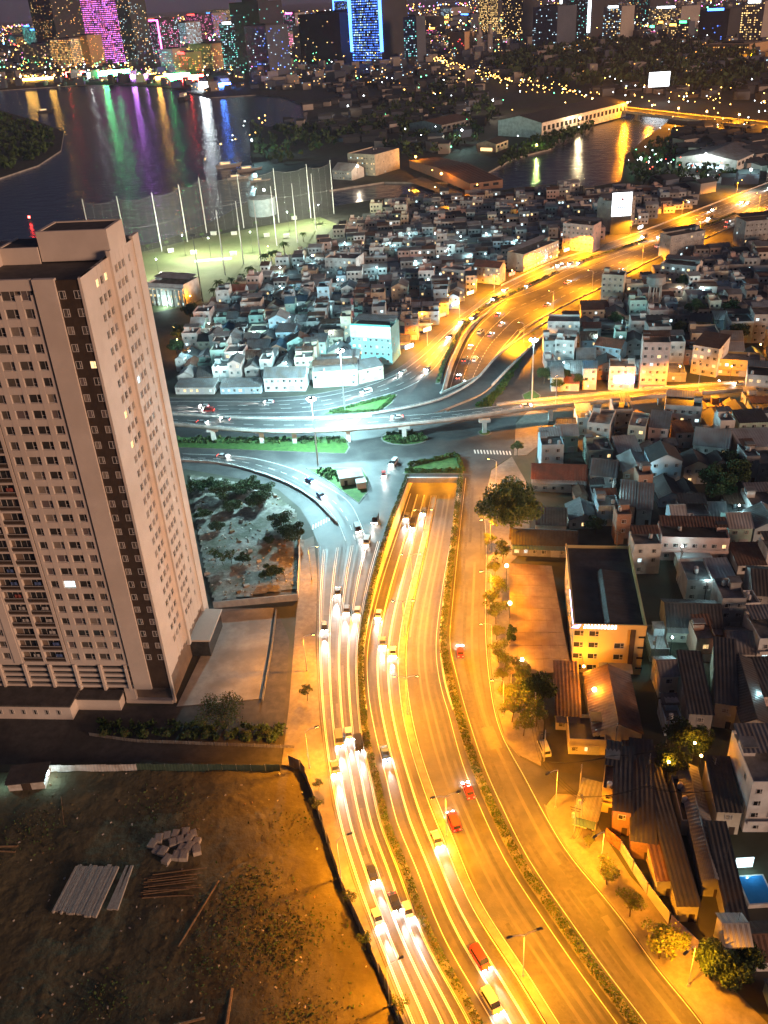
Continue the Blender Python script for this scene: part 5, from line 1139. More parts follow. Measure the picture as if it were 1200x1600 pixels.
for k in range(9): q = MB(); x = -w / 2 + .5 + k * (w - 1) / 8; q.box(x - .3, x + .3, -d / 2 - 1.4, -d / 2 - .8, 0, 10); q.build('column', WALLS['white'], cl)
q = MB(); q.box(-w / 2, w / 2, -d / 2 - 1.6, -d / 2 - .02, 10, 11); q.build('cornice', WALLS['white'], cl); light('POINT', (0, -d / 2 - 4, 3), 3500, (.7, 1, .9), .3, cl)

# ---------------------------------------------------------------- trees
def tree_meshes(seed, h, r, nleaf, leafr, mats, trunk_r=.28, flat=.75, lobes=11):
    rr = random.Random(seed); tr = MB(); lv = Leaves(); hub = Vector((rr.uniform(-.3, .3), rr.uniform(-.3, .3), h * .42)); tr.cyl((0, 0, 0), hub, trunk_r, trunk_r * .7, 7)
    cs = []
    for k in range(lobes):
        a = 6.283 * k / lobes + rr.uniform(-.4, .4); q = rr.uniform(.25, .85) * r; c = Vector((math.cos(a) * q, math.sin(a) * q, h * rr.uniform(.55, .88))); cs.append((c, r * rr.uniform(.3, .5)))
        tr.cyl(hub, hub.lerp(c, .5) + Vector((0, 0, .3)), trunk_r * .5, trunk_r * .3, 5); tr.cyl(hub.lerp(c, .5) + Vector((0, 0, .3)), c, trunk_r * .3, .04, 5)
    cs.append((Vector((0, 0, h * .85)), r * .45))
    for _ in range(nleaf):
        c, q = rr.choice(cs); dv = Vector((rr.gauss(0, 1), rr.gauss(0, 1), rr.gauss(0, .8))).normalized() * q * (rr.random() ** .4); dv.z *= flat
        lv.leaf(c + dv, leafr * rr.uniform(.6, 1.35), rr, 0 if rr.random() < .7 else 1)
    return tr.mesh('trunk', m_bark), lv.mesh('crown', mats)
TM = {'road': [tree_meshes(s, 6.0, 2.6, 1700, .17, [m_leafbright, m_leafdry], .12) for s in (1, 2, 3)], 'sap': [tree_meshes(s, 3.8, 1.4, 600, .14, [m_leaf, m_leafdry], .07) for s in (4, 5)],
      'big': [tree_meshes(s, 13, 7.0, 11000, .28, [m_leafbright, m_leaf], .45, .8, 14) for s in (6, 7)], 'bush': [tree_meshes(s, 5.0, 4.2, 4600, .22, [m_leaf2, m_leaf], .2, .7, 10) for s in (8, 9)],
      'spread': [tree_meshes(10, 8.5, 6.5, 4200, .19, [m_leaf, m_leafdry], .28, .5, 13)], 'dark': [tree_meshes(s, 9, 4.5, 4800, .27, [m_leaf2, m_leaf], .3) for s in (11, 12)],
      'column': [tree_meshes(13, 9, 1.5, 1500, .25, [m_leaf2, m_leaf], .15, 1.6, 8)]}
def tree(kind, x, y, label, group, s=1.0, z=.1, name='tree'):
    tr, cr = R_.choice(TM[kind]); t = thing(name, g(x, y, z), R_.uniform(0, 6), label, 'tree', group); obj('trunk', tr, t, None, None, s); obj('crown', cr, t, None, None, (s, s, s * R_.uniform(.9, 1.1))); return t
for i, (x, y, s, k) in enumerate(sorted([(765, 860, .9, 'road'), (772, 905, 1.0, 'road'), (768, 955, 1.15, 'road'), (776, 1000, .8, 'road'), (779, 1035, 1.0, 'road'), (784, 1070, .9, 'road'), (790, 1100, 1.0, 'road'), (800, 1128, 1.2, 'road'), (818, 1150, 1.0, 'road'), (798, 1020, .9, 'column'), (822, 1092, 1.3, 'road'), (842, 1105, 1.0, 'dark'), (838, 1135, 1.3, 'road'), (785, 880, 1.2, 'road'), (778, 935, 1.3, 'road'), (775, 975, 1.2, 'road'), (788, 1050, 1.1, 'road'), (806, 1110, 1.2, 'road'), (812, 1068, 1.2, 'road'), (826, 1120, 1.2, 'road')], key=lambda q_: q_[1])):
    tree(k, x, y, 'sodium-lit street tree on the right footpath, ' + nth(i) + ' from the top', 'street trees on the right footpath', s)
for i, (x, y, s) in enumerate(sorted([(480, 1095, 1.3), (496, 1270, 1.1), (498, 1235, .9), (548, 1415, 1.0), (572, 1480, 1.0), (626, 1588, 1.2)], key=lambda q_: q_[1])): tree('sap', x, y, 'thin young tree on the left footpath, ' + nth(i) + ' from the tower side', 'saplings on the left footpath', s)
for i, (x, y, s) in enumerate(sorted([(948, 1382, 1.0), (984, 1432, 1.0), (1030, 1498, 1.25), (1048, 1500, 1.2), (920, 1325, .6)], key=lambda q_: q_[1])): tree('road', x, y, 'leafy street tree before the billboards, ' + nth(i) + ' from the top', 'street trees on the lower footpath', s)
tree('big', 798, 842, 'large leafy tree glowing green and yellow beside the service road', None, 1.35)
tree('road', 808, 712, 'small yellow-lit tree at the roundabout corner', None, 1.0)
for i, (x, y, s) in enumerate(sorted([(455, 845, 1.15), (405, 790, 1.0), (378, 775, .9), (350, 780, 1.1), (425, 905, .8), (330, 765, .8), (318, 812, .7), (440, 825, 1.0), (390, 768, 1.0), (365, 800, .8), (310, 770, .9), (340, 830, .6), (415, 775, .9), (380, 880, .6), (420, 850, .5)])): tree('bush', x, y, 'dense dark bush in the vacant lot, ' + nth(i) + ' from the left', 'bushes in the vacant lot', s, name='bush')
for i, (x, y, s) in enumerate(sorted([(350, 885, .7), (362, 882, .7), (338, 880, .7)])): tree('sap', x, y, 'dry pale shrub in the vacant lot, ' + nth(i) + ' from the left', 'dry shrubs in the vacant lot', 1.3, name='shrub')
tree('spread', 350, 1137, 'wide spreading tree with thin crown below the concrete forecourt', None, 1.05)
for i in range(9): tree('sap', 165 + i * 32, 1156, 'small shrub in the planting bed below the tower, ' + nth(i) + ' along the drive', 'shrubs along the drive', .7, name='shrub')
for i, (x, y, s) in enumerate(sorted([(1125, 790, 1.2), (1110, 775, 1.1), (1145, 770, 1.2), (1135, 745, 1.0), (1090, 1180, .8), (1060, 1175, .9), (1040, 1215, .9), (1110, 1530, .8), (1140, 1545, .8), (1165, 1520, .7), (930, 835, .7)], key=lambda q_: q_[1])): tree('dark', x, y, 'dark tree between the roofs of the right quarter, ' + nth(i) + ' down from the flyover', 'trees in the right quarter', s)
for i, (x, y, s) in enumerate(sorted([(1030, 530, 1.1), (1000, 520, 1.0), (1060, 540, 1.2), (1085, 500, 1.1), (960, 512, .8), (850, 600, .8), (880, 600, .8), (905, 606, .7), (1110, 490, 1.1), (1140, 500, 1.2), (870, 612, .7), (1065, 455, .9), (520, 545, .7), (925, 545, .8), (1150, 540, 1.2), (300, 500, 1.1), (285, 540, 1.1), (278, 560, 1.0), (310, 510, .9)])): tree('dark', x, y, 'round tree among the houses near the crossing, ' + nth(i) + ' from the left', 'trees among the houses', s)
def palm_meshes(seed):
    rr = random.Random(seed); tr = MB(); tr.cyl((0, 0, 0), (.3, 0, 7), .25, .16, 7); lv = MB()
    for k in range(16):
        a = 6.283 * k / 16 + rr.uniform(-.2, .2); up = rr.uniform(-.1, .9); prev = None; d = Vector((math.cos(a), math.sin(a), 0)); sd_ = Vector((-d.y, d.x, 0))
        for j in range(6):
            t = j / 5; c = Vector((.3, 0, 7)) + d * (3.4 * t) + Vector((0, 0, up * 2.4 * t - 2.6 * t * t)); w_ = .5 * math.sin(math.pi * (.15 + .8 * t))
            cur = (c + sd_ * w_ - Vector((0, 0, w_ * .5)), c, c - sd_ * w_ - Vector((0, 0, w_ * .5)))
            if prev: lv.quad(prev[0], prev[1], cur[1], cur[0]); lv.quad(prev[1], prev[2], cur[2], cur[1])
            prev = cur
    return tr.mesh('trunk', m_bark), lv.mesh('fronds', m_leaf)
PM = [palm_meshes(1), palm_meshes(2)]
for i, (x, y) in enumerate(sorted([(335, 468), (345, 462), (362, 452), (380, 448), (392, 440), (402, 446), (385, 456), (415, 418), (425, 412), (432, 408), (445, 400), (474, 378), (370, 462), (355, 470)])):
    a, b_ = PM[i % 2]; t = thing('palm_tree', g(x, y), R_.uniform(0, 6), 'palm tree along the house side of the driving range, ' + nth(i) + ' from the left', 'palm tree', 'palms beside the range'); s = R_.uniform(.9, 1.3); obj('trunk', a, t, None, None, s); obj('fronds', b_, t, None, None, s)
for i in range(11):
    a, b_ = PM[i % 2]; x = 205 + i * 28; t = thing('palm_tree', g(x, 400 - i * 6.2), R_.uniform(0, 6), 'small pale palm at the foot of the river net, ' + nth(i) + ' from the tower', 'palm tree', 'palms at the river net'); obj('trunk', a, t, None, None, .7); obj('fronds', b_, t, None, None, .7)
# dark woods
def wood(px, n_, label, hmin=8, hmax=16, leafr=3.2, per=16, name='woodland', seed=1, mats=None):
    P = G(px); rr = random.Random(seed); xs = [p.x for p in P]; ys = [p.y for p in P]; lv = Leaves(); k = 0; tries = 0
    while k < n_ and tries < n_ * 20:
        tries += 1; x = rr.uniform(min(xs), max(xs)); y = rr.uniform(min(ys), max(ys))
        if not inpoly((x, y), P): continue
        k += 1; h = rr.uniform(hmin, hmax); r = h * .45
        for _ in range(per): 
            dv = Vector((rr.gauss(0, 1), rr.gauss(0, 1), rr.gauss(0, 1))).normalized() * r * rr.random() ** .4; lv.leaf((x + dv.x, y + dv.y, h * .6 + dv.z), leafr * rr.uniform(.5, 1.3), rr, rr.random() < .3)
    return stuff(lv.build(name, mats or [m_leaf2, m_leaf]), label)
wood([(760, 100), (850, 78), (960, 66), (1100, 70), (1180, 90), (1190, 120), (1150, 150), (1000, 145), (900, 140), (800, 128)], 900, 'dark wooded park below the far towers', 12, 22, 5, 14, seed=2)
wood([(420, 205), (480, 200), (560, 190), (640, 150), (700, 130), (760, 150), (780, 180), (740, 230), (640, 250), (560, 215), (500, 235), (430, 260), (392, 258), (396, 200)], 420, 'dark trees around the yards beyond the creek', 6, 12, 2.6, 14, seed=3)
wood([(-80, 190), (0, 178), (50, 195), (90, 210), (85, 232), (50, 252), (0, 270), (-80, 290)], 420, 'dark overgrown river island', 4, 9, 3, 12, seed=4)
wood([(780, 262), (850, 240), (900, 215), (930, 200), (925, 192), (880, 205), (800, 235)], 140, 'trees along the warehouse bank of the creek', 5, 9, 2, 14, seed=5)
wood([(985, 245), (1040, 220), (1120, 235), (1160, 270), (1100, 300), (1000, 290), (980, 275)], 150, 'trees beside the creek and the lit yard', 5, 9, 2, 14, seed=6)

# ---------------------------------------------------------------- far bank: low buildings, halls, bridge
def hall(bl, br, depth, H, wallm, roofm, label, name='warehouse', cat='warehouse', rise=4, strip=None):
    a = g(*bl); b_ = g(*br); u = b_ - a; w = u.length; t = thing(name, a, math.atan2(u.y, u.x), label, cat, 'halls beyond the creek')
    m = MB(); m.add([(0, 0, 0), (w, 0, 0), (w, depth, 0), (0, depth, 0), (0, 0, H), (w, 0, H), (w, depth, H), (0, depth, H), (w / 2, 0, H + rise), (w / 2, depth, H + rise)], [(0, 1, 5, 8, 4), (1, 2, 6, 5), (2, 3, 7, 9, 6), (3, 0, 4, 7)]); m.build('wall', wallm, t)
    r = MB(); corrx(r, -1, depth + 1, -1, H - .2, w / 2, H + rise + .2, 4, .3); r.build('roof_slope', roofm, t); r = MB(); corrx(r, -1, depth + 1, w / 2, H + rise + .2, w + 1, H - .2, 4, .3); r.build('roof_slope', roofm, t)
    for k in range(int(depth / 9)): q = MB(); q.box(w + .02, w + .2, 3 + k * 9, 8 + k * 9, H * .45, H * .75); q.build('window', m_glass, t)
    if strip: q = MB(); q.box(w * .2, w * .8, -.3, -.02, 1, H * .5); q.build('gate', strip, t)
    return t
t = hall((778, 212), (846, 216), 190, 16, WALLS['white'], ROOFS['dark tin'], 'long warehouse with pale gable end beside the creek', rise=6)
hall((745, 237), (775, 238), 30, 8, WALLS['cream'], ROOFS['dark tin'], 'small lit shed in front of the long warehouse', 'shed', 'shed', 3, e_warmwin)
hall((640, 205), (690, 208), 60, 9, WALLS['grey'], ROOFS['rusty tin'], 'reddish-roofed hall among the dark trees', rise=4)
hall((1055, 262), (1150, 268), 70, 9, WALLS['white'], ROOFS['grey tin'], 'brightly lit hall with white floor beyond the wide road', rise=4, strip=e_coolwin)
hall((640, 262), (735, 300), 30, 7, WALLS['bare brick'], ROOFS['rusty tin'], 'orange-lit long shed near the creek', rise=3)
struct(MB().poly(G([(1060, 272), (1150, 278), (1155, 288), (1055, 283)]), .06).build('yard', WALLS['white']), 'pale lit yard before the bright hall')
struct(MB().poly(G([(636, 283), (660, 276), (712, 300), (700, 306)]), .06).build('lane', m_pave), 'orange-lit lane sloping to the creek')
pxhouse((545, 272), (587, 275), 40, 4, 'cream', 'flat concrete', 'flat', 'cream four-storey building lit by the inlet', 4.5, 'apartment_block', 'building', lit=.35)
pxhouse((520, 280), (550, 282), 20, 2, 'white', 'pale tin', 'gable_x', 'low white annex beside the inlet', 4, lit=.2)
br_ = thing('road_bridge', g(930, 172), 0, 'low orange-lit road bridge crossing the creek', 'bridge'); B0 = br_.location
pA = spline(G([(925, 163), (960, 166), (1040, 175), (1120, 184), (1210, 192)], 7), 20); pB = spline(G([(925, 168), (960, 172), (1040, 182), (1120, 192), (1210, 201)], 7), 20); n_ = min(len(pA), len(pB)); pA = rel_(resample(pA, n_), B0); pB = rel_(resample(pB, n_), B0)
m = MB(); m.ribbon(pB, pA); m.ribbon([p - Vector((0, 0, 2)) for p in pB], pB, 1); m.build('deck', [m_asph2, m_barrier], br_)
MB().wallstrip(pB, 7, 8.2, .5).build('parapet', m_barrier, br_); MB().wallstrip(pA, 7, 8.2, .5).build('parapet', m_barrier, br_)
for k in (4, 9, 14, 19):
    if k < n_: p = pB[k]; MB().box(p.x - 1.5, p.x + 1.5, p.y, p.y + 12, -2, 5.2).build('pier', m_conc, br_)
for k in range(8): p = pB[int(k * (n_ - 1) / 7)]; light('POINT', (p.x, p.y + 6, 18), 160000, SOD, .5, br_); MB().cyl((p.x, p.y + .5, 7), (p.x, p.y + .5, 17), .2, .15, 5).build('lamp_post', m_steel, br_); MB().ball((p.x, p.y + .5, 17.3), .9, 6, 4).build('lamp_globe', e_sod, br_)
tag(MB().box(-14, 14, -.5, .5, 18, 36).build('screen', e_signw), 'bright white screen billboard beside the far bridge', 'billboard').location = g(1027, 158)
# ---------------------------------------------------------------- skyline
def wincol(c, s): return emis('far_windows', c, s, vary=.9, vscale=.15)
W_WARM = wincol((1.0, .62, .22), 2.4); W_COOL = wincol((.55, .85, 1.0), 1.8); W_BLUE = wincol((.08, .22, 1.0), 2.6); W_PUR = wincol((.80, .22, 1.0), 3.0); W_TEAL = wincol((.15, .8, .7), 1.7); W_ORG = wincol((1.0, .42, .08), 2.6); W_PINK = wincol((1.0, .2, .5), 2.4); W_RED = wincol((1, .06, .05), 3)
B_DARK = mat('far_dark', (.035, .037, .045), (.05, .052, .06), scale=.02); B_PALE = mat('far_pale', (.30, .28, .27), (.36, .34, .32), scale=.02); B_BLUE = mat('far_bluish', (.07, .09, .13), (.10, .12, .17), scale=.02); B_ORG = mat('far_ochre', (.45, .30, .16), (.5, .34, .2), scale=.02)
e_neon = {'blue': emis('neon_blue', (.06, .22, 1), 9), 'red': emis('neon_red', (1, .05, .04), 9), 'green': emis('neon_green', (.08, 1, .3), 7), 'white': emis('neon_white', (.85, .95, 1), 7), 'pink': emis('neon_pink', (1, .15, .6), 7), 'violet': emis('neon_violet', (.6, .2, 1), 8), 'amber': emis('neon_amber', (1, .5, .08), 7)}
def highrise(x0, x1, ytop, ybase, body, win, dens, label, roof=None, neon=None, group='far high-rise buildings', rr=R_, fl=4.0, bay=4.5, taper=1.0, ww=.5, wh=.45):
    a = g(x0, ybase); b_ = g(x1, ybase); w = (b_ - a).length; c = (a + b_) / 2; H = hat((x0 + x1) / 2 - (ybase - ytop) * .1, ytop, c); d = w * rr.uniform(.7, 1.0); c.y += d / 2
    t = thing('high_rise', c, math.atan2(b_.y - a.y, b_.x - a.x) + rr.uniform(-.15, .15), label, 'high-rise', group)
    m = MB(); hw, hd = w / 2, d / 2; m.add([(-hw, -hd, 0), (hw, -hd, 0), (hw, hd, 0), (-hw, hd, 0)] + [(sx * hw * taper, sy * hd * taper, H) for sx, sy in ((-1, -1), (1, -1), (1, 1), (-1, 1))], [(4, 5, 6, 7), (0, 1, 5, 4), (1, 2, 6, 5), (2, 3, 7, 6), (3, 0, 4, 7)]); m.build('body', body, t)
    q = MB(); q.box(-hw * .5 * taper, hw * .5 * taper, -hd * .5 * taper, hd * .5 * taper, H, H + max(3, H * .04)); q.build('roof_plant', B_DARK, t)
    wv = MB()
    for f in range(1, int(H / fl)):
        k = 1 + (taper - 1) * (f * fl / H)
        for s in (0, 1):
            L = (w if s == 0 else d) * k; nb = max(2, int(L / bay))
            for i in range(nb):
                if rr.random() > dens: continue
                u0 = -L / 2 + (i + .5 - ww / 2) * L / nb; u1 = u0 + ww * L / nb; z0 = f * fl; z1 = z0 + fl * wh
                if s == 0: wv.quad((u0, -hd * k - .3, z0), (u1, -hd * k - .3, z0), (u1, -hd * k - .3, z1), (u0, -hd * k - .3, z1), rr.randrange(len(win)))
                else: 
                    sg = 1 if c.x < 0 else -1; wv.quad((sg * (hw * k + .3), u0, z0), (sg * (hw * k + .3), u1, z0), (sg * (hw * k + .3), u1, z1), (sg * (hw * k + .3), u0, z1), rr.randrange(len(win)))
    if wv.f: stuff(wv.build('lit_windows', win, t))
    if roof: q = MB(); q.box(-hw * taper * .5, hw * taper * .6, -hd * taper - .8, -hd * taper - .2, H - fl * .7, H + fl * .4); q.build('roof_sign', e_neon[roof], t)
    if neon:
        q = MB(); r_ = max(.8, w * .025)
        for x in (-hw, hw): q.box(x - r_, x + r_, -hd - r_, -hd + r_, H * .15, H)
        q.box(-hw, hw, -hd - r_, -hd + r_, H - r_ * 2, H); q.build('neon_outline', e_neon[neon], t)
    return t
rs = random.Random(77)
HR = [(84, 122, -25, 92, B_DARK, [W_ORG, W_WARM], .10, 'dark tower with few orange windows beside the violet tower', None, None), (162, 205, -16, 100, B_DARK, [W_PUR, W_PINK], .93, 'tower covered in violet and pink lights', None, None), (207, 226, -10, 100, B_DARK, [W_WARM, W_COOL], .2, 'dark slab beside the violet tower', None, None),
      (52, 76, 68, 100, B_PALE, [W_WARM], .12, 'pale block at the river promenade', None, None), (98, 126, 60, 106, B_PALE, [W_WARM, W_ORG], .75, 'yellow-lit block at the river promenade', None, None), (133, 152, 55, 104, B_ORG, [W_ORG], .2, 'ochre block beside the violet tower', None, None),
      (248, 269, 30, 92, B_DARK, [W_PINK, W_COOL], .45, 'pink-lit tower with red crown', 'red', 'pink'), (290, 304, 34, 70, B_PALE, [W_COOL], .75, 'slim pale blue lit slab', None, None), (262, 284, 76, 118, B_PALE, [W_TEAL, W_WARM], .4, 'greenish block behind the quay', None, None), (285, 307, 82, 117, B_ORG, [W_RED, W_ORG], .3, 'red-signed block behind the quay', 'red', None),
      (314, 358, 68, 108, B_ORG, [W_ORG, W_WARM], .30, 'broad orange floodlit building behind the quay', None, None), (361, 386, 35, 112, B_DARK, [W_TEAL, W_COOL], .45, 'teal glass tower with bright roof sign', 'white', None), (385, 432, 2, 112, B_DARK, [W_TEAL], .05, 'dark unfinished tower in the middle of the skyline', None, None), (402, 441, 40, 118, B_BLUE, [W_COOL, W_BLUE], .14, 'bluish tower in front of the dark one', None, None),
      (495, 560, 20, 98, B_DARK, [W_WARM], .02, 'wide unlit square block in the skyline', None, None), (540, 562, -2, 60, B_DARK, [W_BLUE, W_COOL], .5, 'tower outlined with blue neon', None, 'blue'), (572, 623, -25, 98, B_DARK, [W_BLUE, W_BLUE, W_BLUE, W_COOL], .93, 'tower fully covered in blue lights', None, 'blue'),
      (640, 660, 26, 98, B_BLUE, [W_TEAL, W_COOL], .35, 'slim teal slab beside the blue tower', None, None), (711, 735, 50, 84, B_ORG, [W_RED, W_WARM], .12, 'dull red block before the park', None, None), (765, 794, -4, 52, B_DARK, [W_WARM], .7, 'tower with many yellow windows', None, None), (800, 829, -10, 62, B_DARK, [W_WARM], .25, 'dark tower with yellow side windows', None, None),
      (848, 890, 10, 76, B_BLUE, [W_COOL], .12, 'dim blue-grey tower before the park', None, None), (902, 950, -20, 62, B_DARK, [W_COOL, W_TEAL], .12, 'dark twin tower with open middle', None, 'white'), (955, 982, 10, 64, B_PALE, [W_WARM, W_COOL], .35, 'pale tower with lit crown', 'white', None), (1000, 1030, -5, 40, B_DARK, [W_TEAL, W_WARM], .2, 'dark far tower with violet roof sign', 'violet', None), (1035, 1082, 10, 46, B_PALE, [W_WARM], .35, 'broad warm-lit hotel block', 'white', None),
      (1107, 1150, 14, 68, B_DARK, [W_BLUE], .05, 'dark tower with blue neon roof band', 'blue', None), (1166, 1204, 2, 72, B_PALE, [W_WARM], .4, 'pale warm-lit tower at the skyline end', 'white', None), (1128, 1200, 68, 86, B_ORG, [W_ORG, W_WARM], .6, 'long orange-lit low building before the park', None, None), (470, 492, 40, 92, B_PALE, [W_WARM], .12, 'beige tower left of the unlit square block', None, None), (455, 476, 20, 70, B_PALE, [W_PINK, W_COOL], .3, 'pinkish far tower above the bluish one', 'pink', None), (330, 345, 20, 60, B_PALE, [W_BLUE, W_PINK], .4, 'far tower with blue crown', 'blue', None), (306, 322, 22, 62, B_DARK, [W_PINK], .3, 'far tower with red crown', 'red', None)]
for (a, b_, yt, yb_, body, win, dens, lab, rf, ne) in HR: highrise(a, b_, yt, yb_, body, win, dens, lab, rf, ne, rr=rs, fl=5.5 if 'covered' in lab else 4.6, bay=6 if 'covered' in lab else 5.5, taper=.92 if 'covered' in lab else 1.0, ww=.62 if 'covered' in lab else .5, wh=.42)
for i, x in enumerate(sorted(rs.uniform(-10, 1200) for _ in range(70))):
    yb_ = rs.uniform(36, 92) - x * .02; w_ = rs.uniform(10, 26); hgt = rs.uniform(12, 38) * (yb_ + 30) / 110
    if 745 < x < 1180 and yb_ > 62: continue
    highrise(x, x + w_, yb_ - hgt, yb_, rs.choice((B_DARK, B_PALE, B_BLUE, B_PALE)), [rs.choice((W_WARM, W_COOL, W_ORG, W_WARM, W_PINK, W_TEAL, W_WARM))], rs.uniform(.25, .7), 'mid-rise block in the crowded far skyline, ' + nth(i) + ' from the left', rs.choice((None, None, None, 'red', 'white', 'green', 'amber', 'blue', 'pink')), None, rr=rs, group='minor far blocks', fl=5, bay=6)
ch = thing('church', g(757, 82), 0, 'pale church with twin pointed spires before the towers', 'church'); MB().box(-16, 16, 0, 80, 0, 24).build('nave', B_PALE, ch)
for s in (-1, 1): MB().box(s * 14 - 6, s * 14 + 6, -6, 6, 0, 42).build('bell_tower', B_PALE, ch); MB().cyl((s * 14, 0, 42), (s * 14, 0, 66), 7.5, .2, 8).build('spire', B_PALE, ch)
# dark low city fabric and its lights
rr = random.Random(55); lo = MB(); lw = MB()
for _ in range(2600):
    x = rr.uniform(-60, 1260); y = 34 + 120 * rr.random() ** 1.6 - x * .03; p = g(x, y)
    if inpoly(p, river) or inpoly(p, creek): continue
    w = rr.uniform(8, 22); d = rr.uniform(8, 22); H = rr.choice((6, 8, 10, 14, 18)) * rr.uniform(.8, 1.2); T = Matrix.Translation(p); lo.box(-w / 2, w / 2, -d / 2, d / 2, 0, H, rr.randrange(3), T)
    if rr.random() < .6:
        for _k in range(rr.randrange(1, 5)):
            xx = rr.uniform(-w / 2, w / 2); zz = rr.uniform(1, H - 2); lw.add([T @ Vector(q) for q in ((xx - 1, -d / 2 - .2, zz), (xx + 1, -d / 2 - .2, zz), (xx + 1, -d / 2 - .2, zz + 1.6), (xx - 1, -d / 2 - .2, zz + 1.6))], [(0, 1, 2, 3)], rr.choice((0, 0, 1, 2)))
for poly_, cnt in (([(430, 205), (540, 120), (700, 115), (780, 150), (770, 200), (700, 240), (600, 230)], 240), ([(1040, 215), (1120, 200), (1210, 205), (1210, 262), (1150, 258), (1060, 250)], 130), ([(985, 292), (1040, 296), (1150, 285), (1210, 262), (1210, 280), (1100, 312)], 70), ([(930, 140), (1210, 130), (1210, 160), (930, 152)], 130)):
    PP = G(poly_); k = 0
    while k < cnt:
        p = Vector((rr.uniform(min(q.x for q in PP), max(q.x for q in PP)), rr.uniform(min(q.y for q in PP), max(q.y for q in PP)), 0)); k += 1
        if not inpoly(p, PP): continue
        w = rr.uniform(8, 20); d = rr.uniform(8, 18); H = rr.choice((4, 6, 8, 10)); T = Matrix.Translation(p) @ Matrix.Rotation(rr.uniform(-.5, .5), 4, 'Z'); lo.box(-w / 2, w / 2, -d / 2, d / 2, 0, H, rr.randrange(3), T)
        lo.add([T @ Vector(q) for q in ((-w / 2 - .5, -d / 2 - .5, H), (w / 2 + .5, -d / 2 - .5, H), (w / 2 + .5, 0, H + 2.5), (-w / 2 - .5, 0, H + 2.5), (w / 2 + .5, d / 2 + .5, H), (-w / 2 - .5, d / 2 + .5, H))], [(0, 1, 2, 3), (3, 2, 4, 5)], 0)
lo_ = stuff(lo.build('distant_city', [B_DARK, B_PALE, B_BLUE]), 'dark mass of low buildings spreading to the horizon'); stuff(lw.build('distant_city_windows', [W_WARM, W_COOL, W_ORG], lo_))
fl_ = MB(); EL = [emis('far_lamp_amber', (1, .5, .1), 16), emis('far_lamp_white', (.85, .95, 1), 12), emis('far_lamp_red', (1, .08, .05), 12), emis('far_lamp_green', (.15, 1, .4), 12), emis('far_lamp_blue', (.15, .3, 1), 14), emis('far_lamp_pink', (1, .2, .7), 12)]
def dots(path, n_, spread, mi, z=(6, 12), r=(.6, 1.3)):
    S = resample(G(path), 60)
    for _ in range(n_):
        t = rr.random() * 58.9; i = int(t); p = S[i].lerp(S[i + 1], t - i); k = p.length / 1500
        fl_.octa((p.x + rr.gauss(0, spread), p.y + rr.gauss(0, spread * 2), rr.uniform(*z)), rr.uniform(*r) * .8 * max(.5, k), rr.choice(mi))
dots([(-20, 128), (60, 124), (150, 119), (250, 122)], 150, 22, [0, 0, 0, 0, 1], r=(.6, 1.5)); dots([(-20, 110), (150, 108), (300, 112), (470, 108), (560, 100)], 150, 60, [0, 0, 0, 1, 3]); dots([(680, 97), (720, 112), (780, 130), (850, 142), (920, 158)], 110, 10, [0]); dots([(690, 108), (800, 140), (930, 163)], 50, 25, [0])
dots([(920, 158), (1000, 158), (1100, 160), (1200, 165)], 50, 40, [0, 0, 0, 1]); dots([(0, 42), (300, 30), (600, 14), (1200, -18)], 420, 500, [0, 0, 0, 1, 2, 4, 5], r=(.6, 1.3)); dots([(0, 75), (300, 70), (700, 55), (1200, 30)], 420, 220, [0, 0, 0, 1, 2, 3, 4, 5], (5, 50), (.6, 1.4)); dots([(440, 130), (560, 120), (660, 140), (760, 180), (700, 240)], 40, 60, [0, 1, 1, 3], r=(.8, 1.4))
dots([(640, 260), (700, 280), (740, 300)], 8, 6, [0], (6, 8), (1.2, 1.6)); dots([(990, 262), (1020, 250), (1060, 268), (1150, 270)], 45, 12, [1, 3, 1, 2], (3, 10), (.6, 1.3)); dots([(900, 150), (1050, 128), (1180, 130)], 25, 40, [0, 1]); dots([(1100, 170), (1200, 160), (1200, 220), (1060, 210)], 50, 30, [0, 0, 1], r=(.8, 1.3)); dots([(330, 265), (400, 210), (415, 180)], 14, 10, [0, 1, 0], r=(.8, 1.3))
dots([(0, 60), (300, 48), (700, 32), (1200, 4)], 1100, 420, [0, 0, 0, 0, 1, 1, 2, 4, 5], (4, 60), (.4, .9)); dots([(0, 95), (350, 92), (640, 85), (740, 75)], 500, 130, [0, 0, 0, 1, 3, 5], (4, 30), (.35, .8)); dots([(780, 60), (1000, 42), (1200, 40)], 420, 160, [0, 0, 1, 1, 3], (4, 40), (.35, .8))
stuff(fl_.build('distant_lights', EL), 'countless small lights of the far city')
e_quay = {k: emis('quay_' + k, tuple(m_.node_tree.nodes['Principled BSDF'].inputs['Emission Color'].default_value)[:3], 70) for k, m_ in e_neon.items()}
